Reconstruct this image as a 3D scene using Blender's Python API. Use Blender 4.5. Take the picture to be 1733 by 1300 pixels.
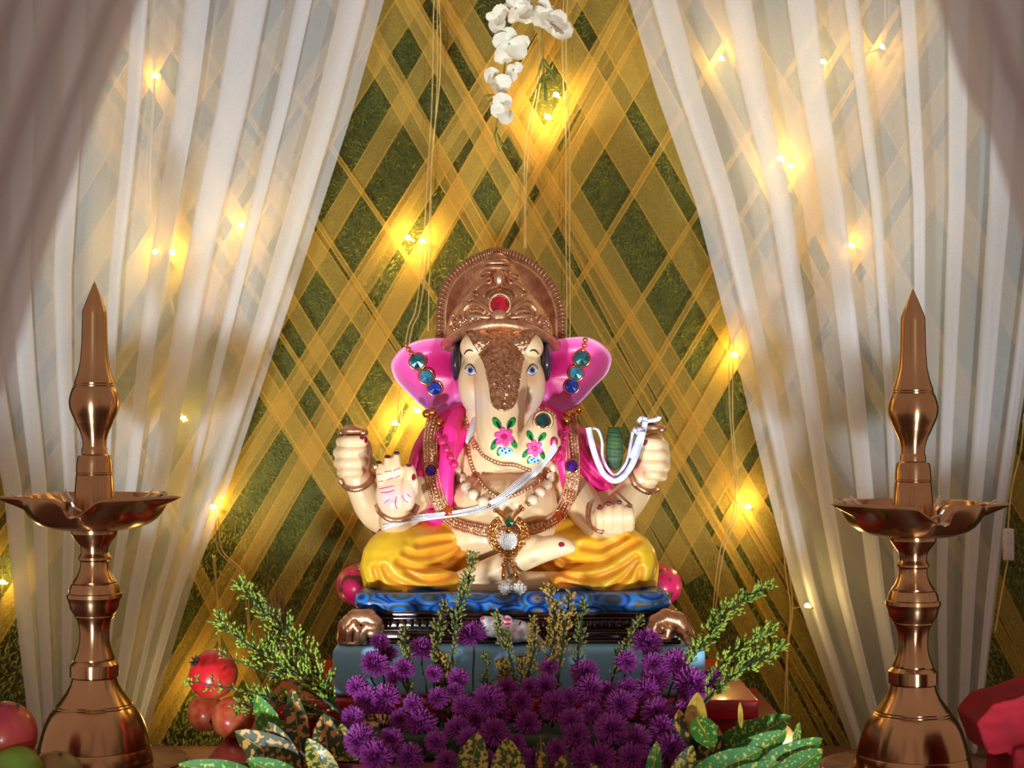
import bpy, bmesh, math, random
import numpy as np
from mathutils import Vector, Matrix, noise
from mathutils.bvhtree import BVHTree

for o in list(bpy.data.objects):
    bpy.data.objects.remove(o)
scene = bpy.context.scene
COL = scene.collection
random.seed(7)
PI = math.pi

# ------------------------------------------------------------------ camera
ZC = 0.556                      # camera height above the board level
CAM = Vector((0, -3.0, ZC))
cd = bpy.data.cameras.new('camera')
cam = bpy.data.objects.new('camera', cd)
COL.objects.link(cam)
cam.location = CAM
cam.rotation_euler = (PI / 2, 0, 0)
cd.sensor_width = 36
cd.lens = 36 * 3000 / 1733
cd.shift_y = 40 / 1733
cd.clip_end = 50
cd.dof.use_dof = True
cd.dof.focus_distance = 2.93
cd.dof.aperture_fstop = 4.5
scene.camera = cam

# ------------------------------------------------------------------ world, lights, exposure
w = bpy.data.worlds.new('World')
scene.world = w
w.use_nodes = True
w.node_tree.nodes['Background'].inputs[0].default_value = (1.0, 0.68, 0.56, 1)
w.node_tree.nodes['Background'].inputs[1].default_value = 0.29
scene.view_settings.view_transform = 'Standard'
scene.view_settings.look = 'None'
scene.view_settings.exposure = 0.38
scene.view_settings.gamma = 1
scene.view_settings.use_curve_mapping = False
try:
    scene.cycles.transparent_max_bounces = 24
    scene.cycles.sample_clamp_indirect = 4
except Exception:
    pass


def spot(name, loc, target, power, color, size, blend, radius):
    l = bpy.data.lights.new(name, 'SPOT')
    l.energy = power
    l.color = color
    l.spot_size = math.radians(size)
    l.spot_blend = blend
    l.shadow_soft_size = radius
    o = bpy.data.objects.new(name, l)
    COL.objects.link(o)
    o.location = loc
    o.rotation_euler = (Vector(target) - Vector(loc)).to_track_quat('-Z', 'Y').to_euler()
    return o


spot('floor_spot_left', (-0.80, -1.75, -0.30), (-0.24, 0.15, 1.14), 135, (0.82, 0.915, 1.0), 47, 0.16, 0.07)
spot('floor_spot_right', (0.86, -1.75, -0.30), (0.30, 0.15, 1.14), 104, (0.82, 0.915, 1.0), 47, 0.16, 0.07)


# ------------------------------------------------------------------ pixel helpers (1 px = 1 mm at y = 0)
def S(y=0.0):
    return (3 + y) / 3000.0


def W(px, py, y=0.0):
    s = S(y)
    return Vector(((px - 866.5) * s, y, ZC - (py - 690) * s))


def PX(v):
    s = S(v[1])
    return 866.5 + v[0] / s, 690 + (ZC - v[2]) / s


# ------------------------------------------------------------------ materials
def srgb(r, g, b):
    def f(c):
        c /= 255.0
        return c / 12.92 if c <= 0.04045 else ((c + 0.055) / 1.055) ** 2.4
    return (f(r), f(g), f(b), 1)


def nodes_of(name):
    m = bpy.data.materials.new(name)
    m.use_nodes = True
    nt = m.node_tree
    b = nt.nodes['Principled BSDF']
    return m, nt, b


def mat(name, c, rough=0.5, metal=0.0, c2=None, scale=30.0, bump=0.0, bscale=None, coat=0.0, lo=0.35, hi=0.65,
        stretch=None, spec=0.5, sss=0.0, detail=3.0, roughvar=0.0, tex='noise'):
    m, nt, b = nodes_of(name)
    N, L = nt.nodes, nt.links
    tc = N.new('ShaderNodeTexCoord')
    src = tc.outputs['Object']
    if stretch:
        mp = N.new('ShaderNodeMapping')
        mp.inputs['Scale'].default_value = stretch
        L.new(src, mp.inputs[0])
        src = mp.outputs[0]
    if c2 is None:
        c2 = tuple(min(1, x * 0.86) for x in c[:3]) + (1,)
    if tex == 'noise':
        n = N.new('ShaderNodeTexNoise')
        n.inputs['Scale'].default_value = scale
        n.inputs['Detail'].default_value = detail
        L.new(src, n.inputs['Vector'])
        out = n.outputs['Fac']
    else:
        n = N.new('ShaderNodeTexVoronoi')
        n.inputs['Scale'].default_value = scale
        L.new(src, n.inputs['Vector'])
        out = n.outputs['Distance']
    r = N.new('ShaderNodeValToRGB')
    r.color_ramp.elements[0].position = lo
    r.color_ramp.elements[1].position = hi
    r.color_ramp.elements[0].color = c
    r.color_ramp.elements[1].color = c2
    L.new(out, r.inputs[0])
    L.new(r.outputs[0], b.inputs['Base Color'])
    b.inputs['Roughness'].default_value = rough
    b.inputs['Metallic'].default_value = metal
    b.inputs['Coat Weight'].default_value = coat
    b.inputs['Coat Roughness'].default_value = 0.12
    b.inputs['Specular IOR Level'].default_value = spec
    if roughvar:
        mr = N.new('ShaderNodeMapRange')
        mr.inputs['To Min'].default_value = max(0.02, rough - roughvar)
        mr.inputs['To Max'].default_value = rough + roughvar
        L.new(out, mr.inputs['Value'])
        L.new(mr.outputs[0], b.inputs['Roughness'])
    if sss:
        b.inputs['Subsurface Weight'].default_value = sss
        b.inputs['Subsurface Radius'].default_value = (0.01, 0.005, 0.003)
    if bump:
        n2 = N.new('ShaderNodeTexNoise')
        n2.inputs['Scale'].default_value = bscale or scale
        n2.inputs['Detail'].default_value = 2
        L.new(src, n2.inputs['Vector'])
        bp = N.new('ShaderNodeBump')
        bp.inputs['Strength'].default_value = bump
        bp.inputs['Distance'].default_value = 0.002
        L.new(n2.outputs['Fac'], bp.inputs['Height'])
        L.new(bp.outputs[0], b.inputs['Normal'])
    return m


def turned(m, k=0.75):
    # fine turning marks run round the axis: stretch the highlights along it
    nt = m.node_tree
    b = nt.nodes['Principled BSDF']
    tg = nt.nodes.new('ShaderNodeTangent')
    tg.direction_type = 'RADIAL'
    tg.axis = 'Z'
    nt.links.new(tg.outputs[0], b.inputs['Tangent'])
    b.inputs['Anisotropic'].default_value = k
    b.inputs['Anisotropic Rotation'].default_value = 0.25


def painted(name, rough=0.35, coat=0.2, bump=0.0):
    """hand-painted plaster: colours come from the paint attribute, broken up with fine noise"""
    m, nt, b = nodes_of(name)
    N, L = nt.nodes, nt.links
    a = N.new('ShaderNodeVertexColor')
    a.layer_name = 'paint'
    tc = N.new('ShaderNodeTexCoord')
    n = N.new('ShaderNodeTexNoise')
    n.inputs['Scale'].default_value = 60
    L.new(tc.outputs['Object'], n.inputs['Vector'])
    mx = N.new('ShaderNodeMixRGB')
    mx.blend_type = 'MULTIPLY'
    mx.inputs[0].default_value = 0.10
    L.new(a.outputs[0], mx.inputs[1])
    L.new(n.outputs['Color'], mx.inputs[2])
    L.new(mx.outputs[0], b.inputs['Base Color'])
    b.inputs['Roughness'].default_value = rough
    b.inputs['Coat Weight'].default_value = coat
    b.inputs['Coat Roughness'].default_value = 0.2
    return m


def sheer(name, c, trans, transl=0.4, weave=0.0, fine=900.0):
    m, nt, b = nodes_of(name)
    N, L = nt.nodes, nt.links
    N.remove(b)
    out = N['Material Output']
    tc = N.new('ShaderNodeTexCoord')
    n = N.new('ShaderNodeTexNoise')
    n.inputs['Scale'].default_value = fine
    n.inputs['Detail'].default_value = 1
    L.new(tc.outputs['Object'], n.inputs['Vector'])
    mr = N.new('ShaderNodeMapRange')
    mr.inputs['From Min'].default_value = 0.3
    mr.inputs['From Max'].default_value = 0.7
    mr.inputs['To Min'].default_value = max(0, trans - weave)
    mr.inputs['To Max'].default_value = min(1, trans + weave)
    L.new(n.outputs['Fac'], mr.inputs['Value'])
    d = N.new('ShaderNodeBsdfDiffuse')
    d.inputs[0].default_value = c
    t = N.new('ShaderNodeBsdfTranslucent')
    t.inputs[0].default_value = c
    tr = N.new('ShaderNodeBsdfTransparent')
    m1 = N.new('ShaderNodeMixShader')
    m1.inputs[0].default_value = transl
    L.new(d.outputs[0], m1.inputs[1])
    L.new(t.outputs[0], m1.inputs[2])
    m2 = N.new('ShaderNodeMixShader')
    L.new(mr.outputs[0], m2.inputs[0])
    L.new(m1.outputs[0], m2.inputs[1])
    L.new(tr.outputs[0], m2.inputs[2])
    L.new(m2.outputs[0], out.inputs[0])
    return m


def emit(name, c, s):
    m, nt, b = nodes_of(name)
    b.inputs['Base Color'].default_value = c
    b.inputs['Emission Color'].default_value = c
    b.inputs['Emission Strength'].default_value = s
    return m


M = {}
M['skin'] = painted('idol_skin', 0.38, 0.25)
M['paint'] = painted('idol_paint', 0.4, 0.15)
M['gold'] = mat('gold_paint', srgb(222, 174, 134), 0.40, 0.92, srgb(190, 138, 102), 70, 0.25, 240)
M['hammered'] = mat('hammered_gold', srgb(232, 186, 146), 0.22, 0.95, srgb(176, 126, 92), 150, 1.0, 330)
M['bright_gold'] = mat('bright_gold', srgb(232, 176, 104), 0.2, 1.0, srgb(205, 140, 70), 60)
M['brass'] = mat('polished_brass', srgb(196, 156, 114), 0.22, 1.0, srgb(180, 138, 98), 10, 0.0, 400, roughvar=0.03)
turned(M['brass'])
M['brass_dark'] = mat('aged_brass', srgb(180, 128, 96), 0.27, 1.0, srgb(150, 98, 72), 20, 0.06, 300, roughvar=0.06)
M['pearl'] = mat('pearl', srgb(240, 226, 196), 0.18, 0.15, srgb(228, 210, 176), 80, coat=0.6)
M['white_pearl'] = mat('white_pearl', srgb(236, 234, 228), 0.25, 0.05, srgb(214, 212, 208), 120, coat=0.5)
M['pink_bead'] = mat('pink_bead', srgb(226, 30, 110), 0.12, 0.1, srgb(180, 16, 80), 100, coat=0.8)
M['gem_red'] = mat('gem_red', srgb(225, 8, 50), 0.06, 0.55, srgb(150, 0, 25), 90, coat=1)
M['gem_teal'] = mat('gem_teal', srgb(0, 128, 128), 0.06, 0.55, srgb(0, 70, 80), 90, coat=1)
M['gem_cyan'] = mat('gem_cyan', srgb(70, 176, 205), 0.06, 0.55, srgb(20, 110, 140), 90, coat=1)
M['gem_blue'] = mat('gem_blue', srgb(20, 84, 225), 0.06, 0.55, srgb(0, 40, 150), 90, coat=1)
M['gem_green'] = mat('gem_green', srgb(0, 130, 70), 0.06, 0.5, srgb(0, 80, 40), 90, coat=1)
M['gem_dark'] = mat('gem_dark_green', srgb(0, 78, 74), 0.08, 0.5, srgb(0, 40, 44), 90, coat=1)
M['gem_purple'] = mat('gem_purple', srgb(86, 20, 150), 0.08, 0.5, srgb(40, 0, 90), 90, coat=1)
M['gem_orange'] = mat('gem_orange', srgb(214, 84, 30), 0.08, 0.5, srgb(150, 50, 10), 90, coat=1)
M['nail'] = mat('nail_red', srgb(150, 12, 48), 0.2, 0, srgb(120, 8, 36), 90, coat=0.6)
M['line_pink'] = mat('painted_magenta', srgb(206, 70, 140), 0.5, 0, srgb(190, 50, 120), 90)
M['black'] = mat('painted_black', srgb(22, 20, 34), 0.35, 0, srgb(34, 28, 48), 90)
M['eye_white'] = mat('painted_eye_white', srgb(226, 228, 236), 0.3, 0, srgb(214, 216, 228), 90)
M['iris'] = mat('painted_iris', srgb(96, 122, 176), 0.3, 0, srgb(60, 84, 140), 400)
M['hair'] = mat('painted_hair', srgb(58, 34, 60), 0.3, 0, srgb(40, 22, 44), 60, coat=0.4)
M['petal_pink'] = mat('painted_petal', srgb(248, 84, 164), 0.45, 0, srgb(236, 60, 140), 120)
M['petal_red'] = mat('painted_petal_red', srgb(198, 20, 76), 0.45, 0, srgb(170, 10, 60), 120)
M['leaf_paint'] = mat('painted_leaf', srgb(26, 150, 60), 0.45, 0, srgb(12, 112, 42), 120)
M['blue_paint'] = mat('painted_pale_blue', srgb(160, 206, 240), 0.45, 0, srgb(140, 190, 230), 120)
M['thread'] = mat('cotton_thread', srgb(236, 236, 234), 0.8, 0, srgb(206, 206, 206), 500, 0.3, 900)
M['paper'] = mat('white_cloth', srgb(226, 228, 240), 0.75, 0, srgb(206, 208, 226), 40, 0.2, 500)
M['leaf_roll'] = mat('leaf_roll', srgb(30, 58, 34), 0.5, 0, srgb(66, 100, 48), 30, 0.2, 200, stretch=(1, 1, 4))
M['brown_gloss'] = mat('brown_lacquer', srgb(62, 28, 20), 0.16, 0, srgb(42, 18, 14), 30, coat=0.7)
M['pedestal'] = mat('pale_blue_pedestal', srgb(150, 214, 246), 0.5, 0, srgb(136, 200, 236), 12, coat=0.1)
M['red_paint'] = mat('red_painted_wood', srgb(205, 20, 34), 0.35, 0, srgb(160, 10, 24), 26, 0.15, 60, coat=0.3, stretch=(1, 6, 6))
M['maroon'] = mat('maroon_wood', srgb(132, 30, 48), 0.3, 0, srgb(100, 20, 34), 22, 0.15, 60, coat=0.3, stretch=(1, 6, 6))
M['table'] = mat('brown_table', srgb(116, 82, 74), 0.35, 0, srgb(92, 60, 54), 8, 0.1, 80, stretch=(1, 8, 8))
M['floor'] = mat('floor_tile', srgb(120, 84, 74), 0.4, 0, srgb(96, 64, 58), 5)
M['backing'] = mat('mat_backing', srgb(96, 96, 36), 0.9, 0, srgb(70, 74, 28), 40)
M['mouse'] = mat('mouse_white', srgb(232, 226, 228), 0.35, 0, srgb(214, 206, 210), 30, coat=0.2)
M['mouse_pink'] = mat('mouse_pink', srgb(236, 60, 110), 0.4, 0, srgb(216, 40, 90), 60)
M['wire'] = mat('clear_wire', srgb(226, 196, 124), 0.4, 0, srgb(206, 172, 100), 60)
M['plastic_white'] = mat('white_plastic', srgb(214, 206, 208), 0.4, 0, srgb(200, 192, 194), 60)
M['bulb'] = emit('bulb_glow', (1.0, 0.68, 0.22, 1), 640)
M['curtain'] = sheer('white_sheer_curtain', (0.88, 0.89, 0.90, 1), 0.52, 0.40, 0.06)
M['drape'] = sheer('white_sheer_drape', (0.84, 0.82, 0.82, 1), 0.12, 0.40, 0.05)
M['tulle'] = sheer('gold_tulle', srgb(250, 210, 104), 0.62, 0.45, 0.14, 1400)
M['purple'] = mat('aster_petal', srgb(166, 62, 156), 0.6, 0, srgb(126, 40, 124), 60, sss=0.0)
M['purple_core'] = mat('aster_core', srgb(96, 34, 104), 0.7, 0, srgb(64, 24, 64), 200, 0.4, 500)
M['stem'] = mat('flower_stem', srgb(46, 74, 34), 0.6, 0, srgb(30, 50, 24), 60)
M['bud_green'] = mat('green_bud', srgb(166, 184, 66), 0.45, 0, srgb(98, 132, 42), 60)
M['bud_olive'] = mat('olive_bud', srgb(134, 132, 58), 0.5, 0, srgb(92, 96, 40), 60)
M['bud_yellow'] = mat('yellow_bud', srgb(176, 140, 54), 0.5, 0, srgb(120, 100, 38), 60)
M['croton'] = mat('croton_leaf', srgb(44, 84, 28), 0.5, 0, srgb(206, 182, 76), 170, 0.2, 60, lo=0.50, hi=0.55, coat=0.05, detail=1.0)
M['croton_green'] = mat('croton_leaf_green', srgb(48, 118, 34), 0.6, 0, srgb(176, 190, 70), 190, 0.2, 60, lo=0.58, hi=0.63, coat=0.0, detail=1.0)
M['croton_dark'] = mat('croton_leaf_brown', srgb(48, 62, 26), 0.55, 0, srgb(200, 146, 70), 120, 0.2, 60, lo=0.54, hi=0.58, coat=0.0, detail=1.0)
M['croton_yellow'] = mat('croton_leaf_yellow', srgb(206, 172, 60), 0.4, 0, srgb(150, 130, 40), 50, 0.2, 60)
M['pomegranate'] = mat('pomegranate_skin', srgb(214, 26, 38), 0.30, 0, srgb(214, 92, 52), 22, 0.08, 90, lo=0.45, hi=0.72, coat=0.3)
M['pomegranate_orange'] = mat('pomegranate_orange', srgb(206, 60, 40), 0.32, 0, srgb(214, 128, 74), 70, 0.08, 90, lo=0.35, hi=0.70, coat=0.25)
M['calyx'] = mat('dry_calyx', srgb(70, 50, 30), 0.8, 0, srgb(40, 28, 20), 60)
M['mango_red'] = mat('mango_red', srgb(150, 36, 56), 0.35, 0, srgb(206, 84, 60), 9, 0.05, 120, lo=0.42, hi=0.68, coat=0.25)
M['mango_green'] = mat('mango_green', srgb(116, 160, 50), 0.4, 0, srgb(96, 130, 40), 14)
M['mango_brown'] = mat('mango_brown', srgb(132, 100, 52), 0.45, 0, srgb(110, 110, 50), 16)
M['steel'] = mat('steel_tray', srgb(170, 150, 140), 0.3, 1.0, srgb(150, 130, 120), 20)
M['red_cloth'] = mat('red_cloth', srgb(150, 3, 26), 0.9, 0, srgb(128, 2, 22), 30, 0.4, 700)
M['petal_white'] = mat('silk_petal', srgb(240, 234, 214), 0.7, 0, srgb(224, 216, 190), 60)
M['dark_wood'] = mat('dark_wood', srgb(70, 34, 28), 0.35, 0, srgb(48, 22, 20), 16, 0.15, 60, stretch=(1, 1, 6))


# ------------------------------------------------------------------ mesh helpers
class MB:
    def __init__(s):
        s.v, s.f = [], []

    def add(s, vf):
        v, f = vf
        n = len(s.v)
        s.v.extend([tuple(p) for p in v])
        s.f.extend([tuple(i + n for i in q) for q in f])
        return s

    def build(s, name, m, parent=None, smooth=True, paint=None):
        return mk(name, s.v, s.f, m, parent, smooth, paint)


def mk(name, v, f, m, parent=None, smooth=True, paint=None):
    me = bpy.data.meshes.new(name)
    off = Vector((0, 0, 0))
    if parent is None:
        a = np.array([tuple(p) for p in v])
        lo, hi = a.min(0), a.max(0)
        off = Vector(((lo[0] + hi[0]) / 2, (lo[1] + hi[1]) / 2, lo[2]))
    else:
        off = ROOT.get(parent.name, Vector((0, 0, 0)))
    me.from_pydata([tuple(Vector(p) - off) for p in v], [], [tuple(q) for q in f])
    me.update()
    if smooth:
        me.polygons.foreach_set('use_smooth', [True] * len(me.polygons))
    if paint:
        at = me.color_attributes.new('paint', 'FLOAT_COLOR', 'POINT')
        buf = np.ones((len(v), 4), dtype=np.float32)
        buf[:, :3] = paint(np.array([tuple(p) for p in v], dtype=float))
        at.data.foreach_set('color', buf.ravel())
    me.materials.append(M[m] if isinstance(m, str) else m)
    o = bpy.data.objects.new(name, me)
    COL.objects.link(o)
    if parent is None:
        o.location = off
        ROOT[o.name] = off
    else:
        o.parent = parent
        ROOT[o.name] = off      # children sit at the local origin of their thing
    return o


ROOT = {}


def tag(o, label=None, cat=None, group=None, kind=None):
    if label:
        o['label'] = label
    if cat:
        o['category'] = cat
    if group:
        o['group'] = group
    if kind:
        o['kind'] = kind
    return o


def thing(name, loc, label, cat, group=None):
    o = bpy.data.objects.new(name, None)
    o.empty_display_size = 0.02
    COL.objects.link(o)
    o.location = loc
    ROOT[o.name] = Vector(loc)
    return tag(o, label, cat, group)


def copy_tree(o, parent=None):
    c = o.copy()
    COL.objects.link(c)
    c.parent = parent
    for ch in list(o.children):
        copy_tree(ch, c)
    return c


def ell(c, r, rot=None, nu=20, nv=12):
    v, f = [], []
    c = Vector(c)
    v.append(Vector((0, 0, r[2])))
    for j in range(1, nv):
        t = PI * j / nv
        for i in range(nu):
            a = 2 * PI * i / nu
            v.append(Vector((r[0] * math.sin(t) * math.cos(a), r[1] * math.sin(t) * math.sin(a), r[2] * math.cos(t))))
    v.append(Vector((0, 0, -r[2])))
    for i in range(nu):
        f.append((0, 1 + i, 1 + (i + 1) % nu))
    for j in range(nv - 2):
        for i in range(nu):
            a, b = 1 + j * nu + i, 1 + j * nu + (i + 1) % nu
            f.append((a, a + nu, b + nu, b))
    l = len(v) - 1
    k = 1 + (nv - 2) * nu
    for i in range(nu):
        f.append((l, k + (i + 1) % nu, k + i))
    if rot is not None:
        v = [rot @ p for p in v]
    return [p + c for p in v], f


def frames(pts):
    n = len(pts)
    T = []
    for i in range(n):
        d = pts[min(i + 1, n - 1)] - pts[max(i - 1, 0)]
        T.append(d.normalized() if d.length > 1e-9 else Vector((0, 0, 1)))
    up = Vector((0, 1, 0)) if abs(T[0].y) < 0.9 else Vector((1, 0, 0))
    nrm = (up - T[0] * up.dot(T[0])).normalized()
    out = []
    for t in T:
        nrm = nrm - t * nrm.dot(t)
        nrm = nrm.normalized() if nrm.length > 1e-6 else t.orthogonal().normalized()
        out.append((t, nrm, t.cross(nrm)))
    return out


def tube(pts, rad, n=10, caps=True, flat=1.0):
    pts = [Vector(p) for p in pts]
    if not hasattr(rad, '__len__'):
        rad = [rad] * len(pts)
    fr = frames(pts)
    v, f = [], []
    for p, r, (t, a, b) in zip(pts, rad, fr):
        for i in range(n):
            q = 2 * PI * i / n
            v.append(p + a * (math.cos(q) * r * flat) + b * (math.sin(q) * r))
    for j in range(len(pts) - 1):
        for i in range(n):
            x, y = j * n + i, j * n + (i + 1) % n
            f.append((x, y, y + n, x + n))
    if caps:
        f.append(tuple(range(n))[::-1])
        f.append(tuple(range((len(pts) - 1) * n, len(pts) * n)))
    return v, f


def rtube(pts, rad, n=14):
    """tube with rounded ends (for limbs)"""
    pts = [Vector(p) for p in pts]
    v, f = tube(pts, rad, n)
    mb = MB().add((v, f))
    for p, r in zip(pts, rad):
        mb.add(ell(p, (r, r, r), None, 14, 8))
    return mb.v, mb.f


def cat(pts, n=8, closed=False):
    """Catmull-Rom through tuples of any length"""
    P = [np.array(p, float) for p in pts]
    out = []
    N = len(P)
    rng = N if closed else N - 1
    for i in range(rng):
        if closed:
            a, b, c, d = P[i - 1], P[i], P[(i + 1) % N], P[(i + 2) % N]
        else:
            a, b, c, d = P[max(i - 1, 0)], P[i], P[i + 1], P[min(i + 2, N - 1)]
        for k in range(n):
            t = k / n
            out.append(0.5 * ((2 * b) + (c - a) * t + (2 * a - 5 * b + 4 * c - d) * t * t + (3 * b - a - 3 * c + d) * t ** 3))
    if not closed:
        out.append(P[-1])
    return [tuple(p) for p in out]


def lathe(prof, c, n=48):
    v, f = [], []
    for (r, z) in prof:
        for i in range(n):
            a = 2 * PI * i / n
            v.append(Vector((c[0] + r * math.cos(a), c[1] + r * math.sin(a), z)))
    for j in range(len(prof) - 1):
        for i in range(n):
            x, y = j * n + i, j * n + (i + 1) % n
            f.append((x, y, y + n, x + n))
    f.append(tuple(range(n))[::-1])
    f.append(tuple(range((len(prof) - 1) * n, len(prof) * n)))
    return v, f


def rbox(lo, hi, r=0.006, seg=3):
    bm = bmesh.new()
    bmesh.ops.create_cube(bm, size=1)
    lo, hi = Vector([min(a, b) for a, b in zip(lo, hi)]), Vector([max(a, b) for a, b in zip(lo, hi)])
    for q in bm.verts:
        q.co = Vector([lo[i] + (q.co[i] + 0.5) * (hi[i] - lo[i]) for i in range(3)])
    if r:
        bmesh.ops.bevel(bm, geom=list(bm.edges), offset=r, segments=seg, affect='EDGES', profile=0.5)
    bm.verts.ensure_lookup_table()
    bm.verts.index_update()
    v = [q.co.copy() for q in bm.verts]
    f = [tuple(x.index for x in q.verts) for q in bm.faces]
    bm.free()
    return v, f


def remesh(mb, voxel, it=3, fac=0.5):
    me = bpy.data.meshes.new('tmp')
    me.from_pydata([tuple(p) for p in mb.v], [], mb.f)
    o = bpy.data.objects.new('tmp', me)
    COL.objects.link(o)
    md = o.modifiers.new('r', 'REMESH')
    md.mode = 'VOXEL'
    md.voxel_size = voxel
    if it:
        sm = o.modifiers.new('s', 'SMOOTH')
        sm.factor = fac
        sm.iterations = it
    dg = bpy.context.evaluated_depsgraph_get()
    dg.update()
    ev = o.evaluated_get(dg)
    m2 = ev.to_mesh()
    v = [q.co.copy() for q in m2.vertices]
    f = [tuple(p.vertices) for p in m2.polygons]
    ev.to_mesh_clear()
    bpy.data.objects.remove(o)
    bpy.data.meshes.remove(me)
    r = MB()
    r.v, r.f = v, f
    return r


def bvh(*mbs):
    a = MB()
    for m in mbs:
        a.add((m.v, m.f))
    return BVHTree.FromPolygons([Vector(p) for p in a.v], a.f)


def hit(px, py, tree, y=None):
    d = (W(px, py, 0) - CAM).normalized()
    h, n, i, dist = tree.ray_cast(CAM, d)
    if h is None:
        h = W(px, py, y if y is not None else 0)
        n = Vector((0, -1, 0))
    if n.dot(d) > 0:
        n = -n
    return h, n


def patch(outline, tree, off=0.0006, rings=4, relief=None, y=None, thick=None):
    """raised painted patch following the surface; outline in photo pixels, star-shaped about its centre"""
    cx = sum(p[0] for p in outline) / len(outline)
    cy = sum(p[1] for p in outline) / len(outline)
    v, f = [], []
    h, n = hit(cx, cy, tree, y)
    r0 = relief(cx, cy, 0) if relief else 0
    v.append(h + n * (off + r0))
    m = len(outline)
    for k in range(1, rings + 1):
        t = k / rings
        for p in outline:
            x, z = cx + (p[0] - cx) * t, cy + (p[1] - cy) * t
            h, n = hit(x, z, tree, y)
            o2 = off + (relief(x, z, t) if relief else 0)
            v.append(h + n * o2)
    # skirt pushed below the surface so the patch has an edge
    for p in outline:
        h, n = hit(p[0], p[1], tree, y)
        v.append(h - n * 0.0015)
    for i in range(m):
        f.append((0, 1 + (i + 1) % m, 1 + i))
    for k in range(rings):
        for i in range(m):
            a, b = 1 + k * m + i, 1 + k * m + (i + 1) % m
            f.append((a, b, b + m, a + m))
    return v, f


def oval(cx, cy, rx, ry, n=16, rot=0.0):
    c, s = math.cos(rot), math.sin(rot)
    return [(cx + rx * math.cos(a) * c - ry * math.sin(a) * s, cy + rx * math.cos(a) * s + ry * math.sin(a) * c)
            for a in [2 * PI * i / n for i in range(n)]]


def stube(pts, tree, r, off=0.0, n=8, sub=6, y=None, taper=False):
    P = cat(pts, sub)
    pp = []
    for p in P:
        h, nn = hit(p[0], p[1], tree, y)
        pp.append(h + nn * off)
    m = len(pp)
    rr = [r * (0.35 + 0.65 * math.sin(PI * i / (m - 1)) ** 0.5) if taper else r for i in range(m)]
    return tube(pp, rr, n)


def gem(c, r, facing=Vector((0, -1, 0)), n=12, h=0.45):
    """faceted cut stone: girdle, crown facets and a pointed face"""
    q = facing.normalized().to_track_quat('Z', 'Y').to_matrix()
    v, f = [], []
    for (rr, z) in ((0.92, -0.25), (1.0, 0.0), (0.86, 0.22)):
        for i in range(n):
            a = 2 * PI * i / n
            v.append(q @ Vector((r * rr * math.cos(a), r * rr * math.sin(a), r * z)) + Vector(c))
    v.append(q @ Vector((0, 0, r * h)) + Vector(c))
    for j in range(2):
        for i in range(n):
            x, y = j * n + i, j * n + (i + 1) % n
            f.append((x, y, y + n, x + n))
    for i in range(n):
        f.append((2 * n + i, 2 * n + (i + 1) % n, 3 * n))
    f.append(tuple(range(n))[::-1])
    return v, f


def ring(c, R, r, facing=Vector((0, -1, 0)), n=20, m=8):
    q = facing.normalized().to_track_quat('Z', 'Y').to_matrix()
    v, f = [], []
    for i in range(n):
        a = 2 * PI * i / n
        for j in range(m):
            b = 2 * PI * j / m
            v.append(q @ Vector(((R + r * math.cos(b)) * math.cos(a), (R + r * math.cos(b)) * math.sin(a), r * math.sin(b))) + Vector(c))
    for i in range(n):
        for j in range(m):
            f.append((i * m + j, ((i + 1) % n) * m + j, ((i + 1) % n) * m + (j + 1) % m, i * m + (j + 1) % m))
    return v, f


def E(px, py, y, rx, rz, ry, rot=None, nu=24, nv=16):
    s = S(y)
    return ell(W(px, py, y), (rx * s, ry, rz * s), rot, nu, nv)


def T(pts, n=16, sub=6):
    P = cat(pts, sub)
    return rtube([W(p[0], p[1], p[2]) for p in P], [p[3] * S(p[2]) for p in P], n)


def interp(x, tab):
    if x <= tab[0][0]:
        return tab[0][1]
    for a, b in zip(tab, tab[1:]):
        if x <= b[0]:
            t = (x - a[0]) / (b[0] - a[0])
            return a[1] + (b[1] - a[1]) * t
    return tab[-1][1]


def PXA(P):
    s = (3 + P[:, 1]) / 3000.0
    return 866.5 + P[:, 0] / s, 690 + (ZC - P[:, 2]) / s


def mixa(c, b, t):
    t = np.clip(t, 0, 1)[:, None]
    return c + (np.array(b[:3])[None, :] - c) * t


def dcurves(x, y, curves):
    d = np.full(x.shape, 1e9)
    for poly in curves:
        for (ax, ay), (bx, by) in zip(poly, poly[1:]):
            dx, dy = bx - ax, by - ay
            t = np.clip(((x - ax) * dx + (y - ay) * dy) / (dx * dx + dy * dy + 1e-9), 0, 1)
            d = np.minimum(d, np.hypot(x - ax - dx * t, y - ay - dy * t))
    return d


def mixc(a, b, t):
    t = max(0, min(1, t))
    return tuple(a[i] + (b[i] - a[i]) * t for i in range(3))


def dseg(x, y, poly):
    d = 1e9
    for (ax, ay), (bx, by) in zip(poly, poly[1:]):
        dx, dy = bx - ax, by - ay
        t = max(0, min(1, ((x - ax) * dx + (y - ay) * dy) / (dx * dx + dy * dy + 1e-9)))
        d = min(d, math.hypot(x - ax - dx * t, y - ay - dy * t))
    return d


# ================================================================== STRUCTURE
TZ = -0.10                       # table top
WY = 0.50                        # backdrop plane
fl = mk('floor', *rbox((-3, -3.4, -0.80), (3, 1.2, -0.75), 0), 'floor')
tag(fl, kind='structure')
wall = mk('wall_back', *rbox((-1.7, WY, -0.75), (1.7, WY + 0.05, 1.75), 0), 'backing')
tag(wall, 'green artificial grass backdrop crossed by gold tulle ribbons', kind='structure')


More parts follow.
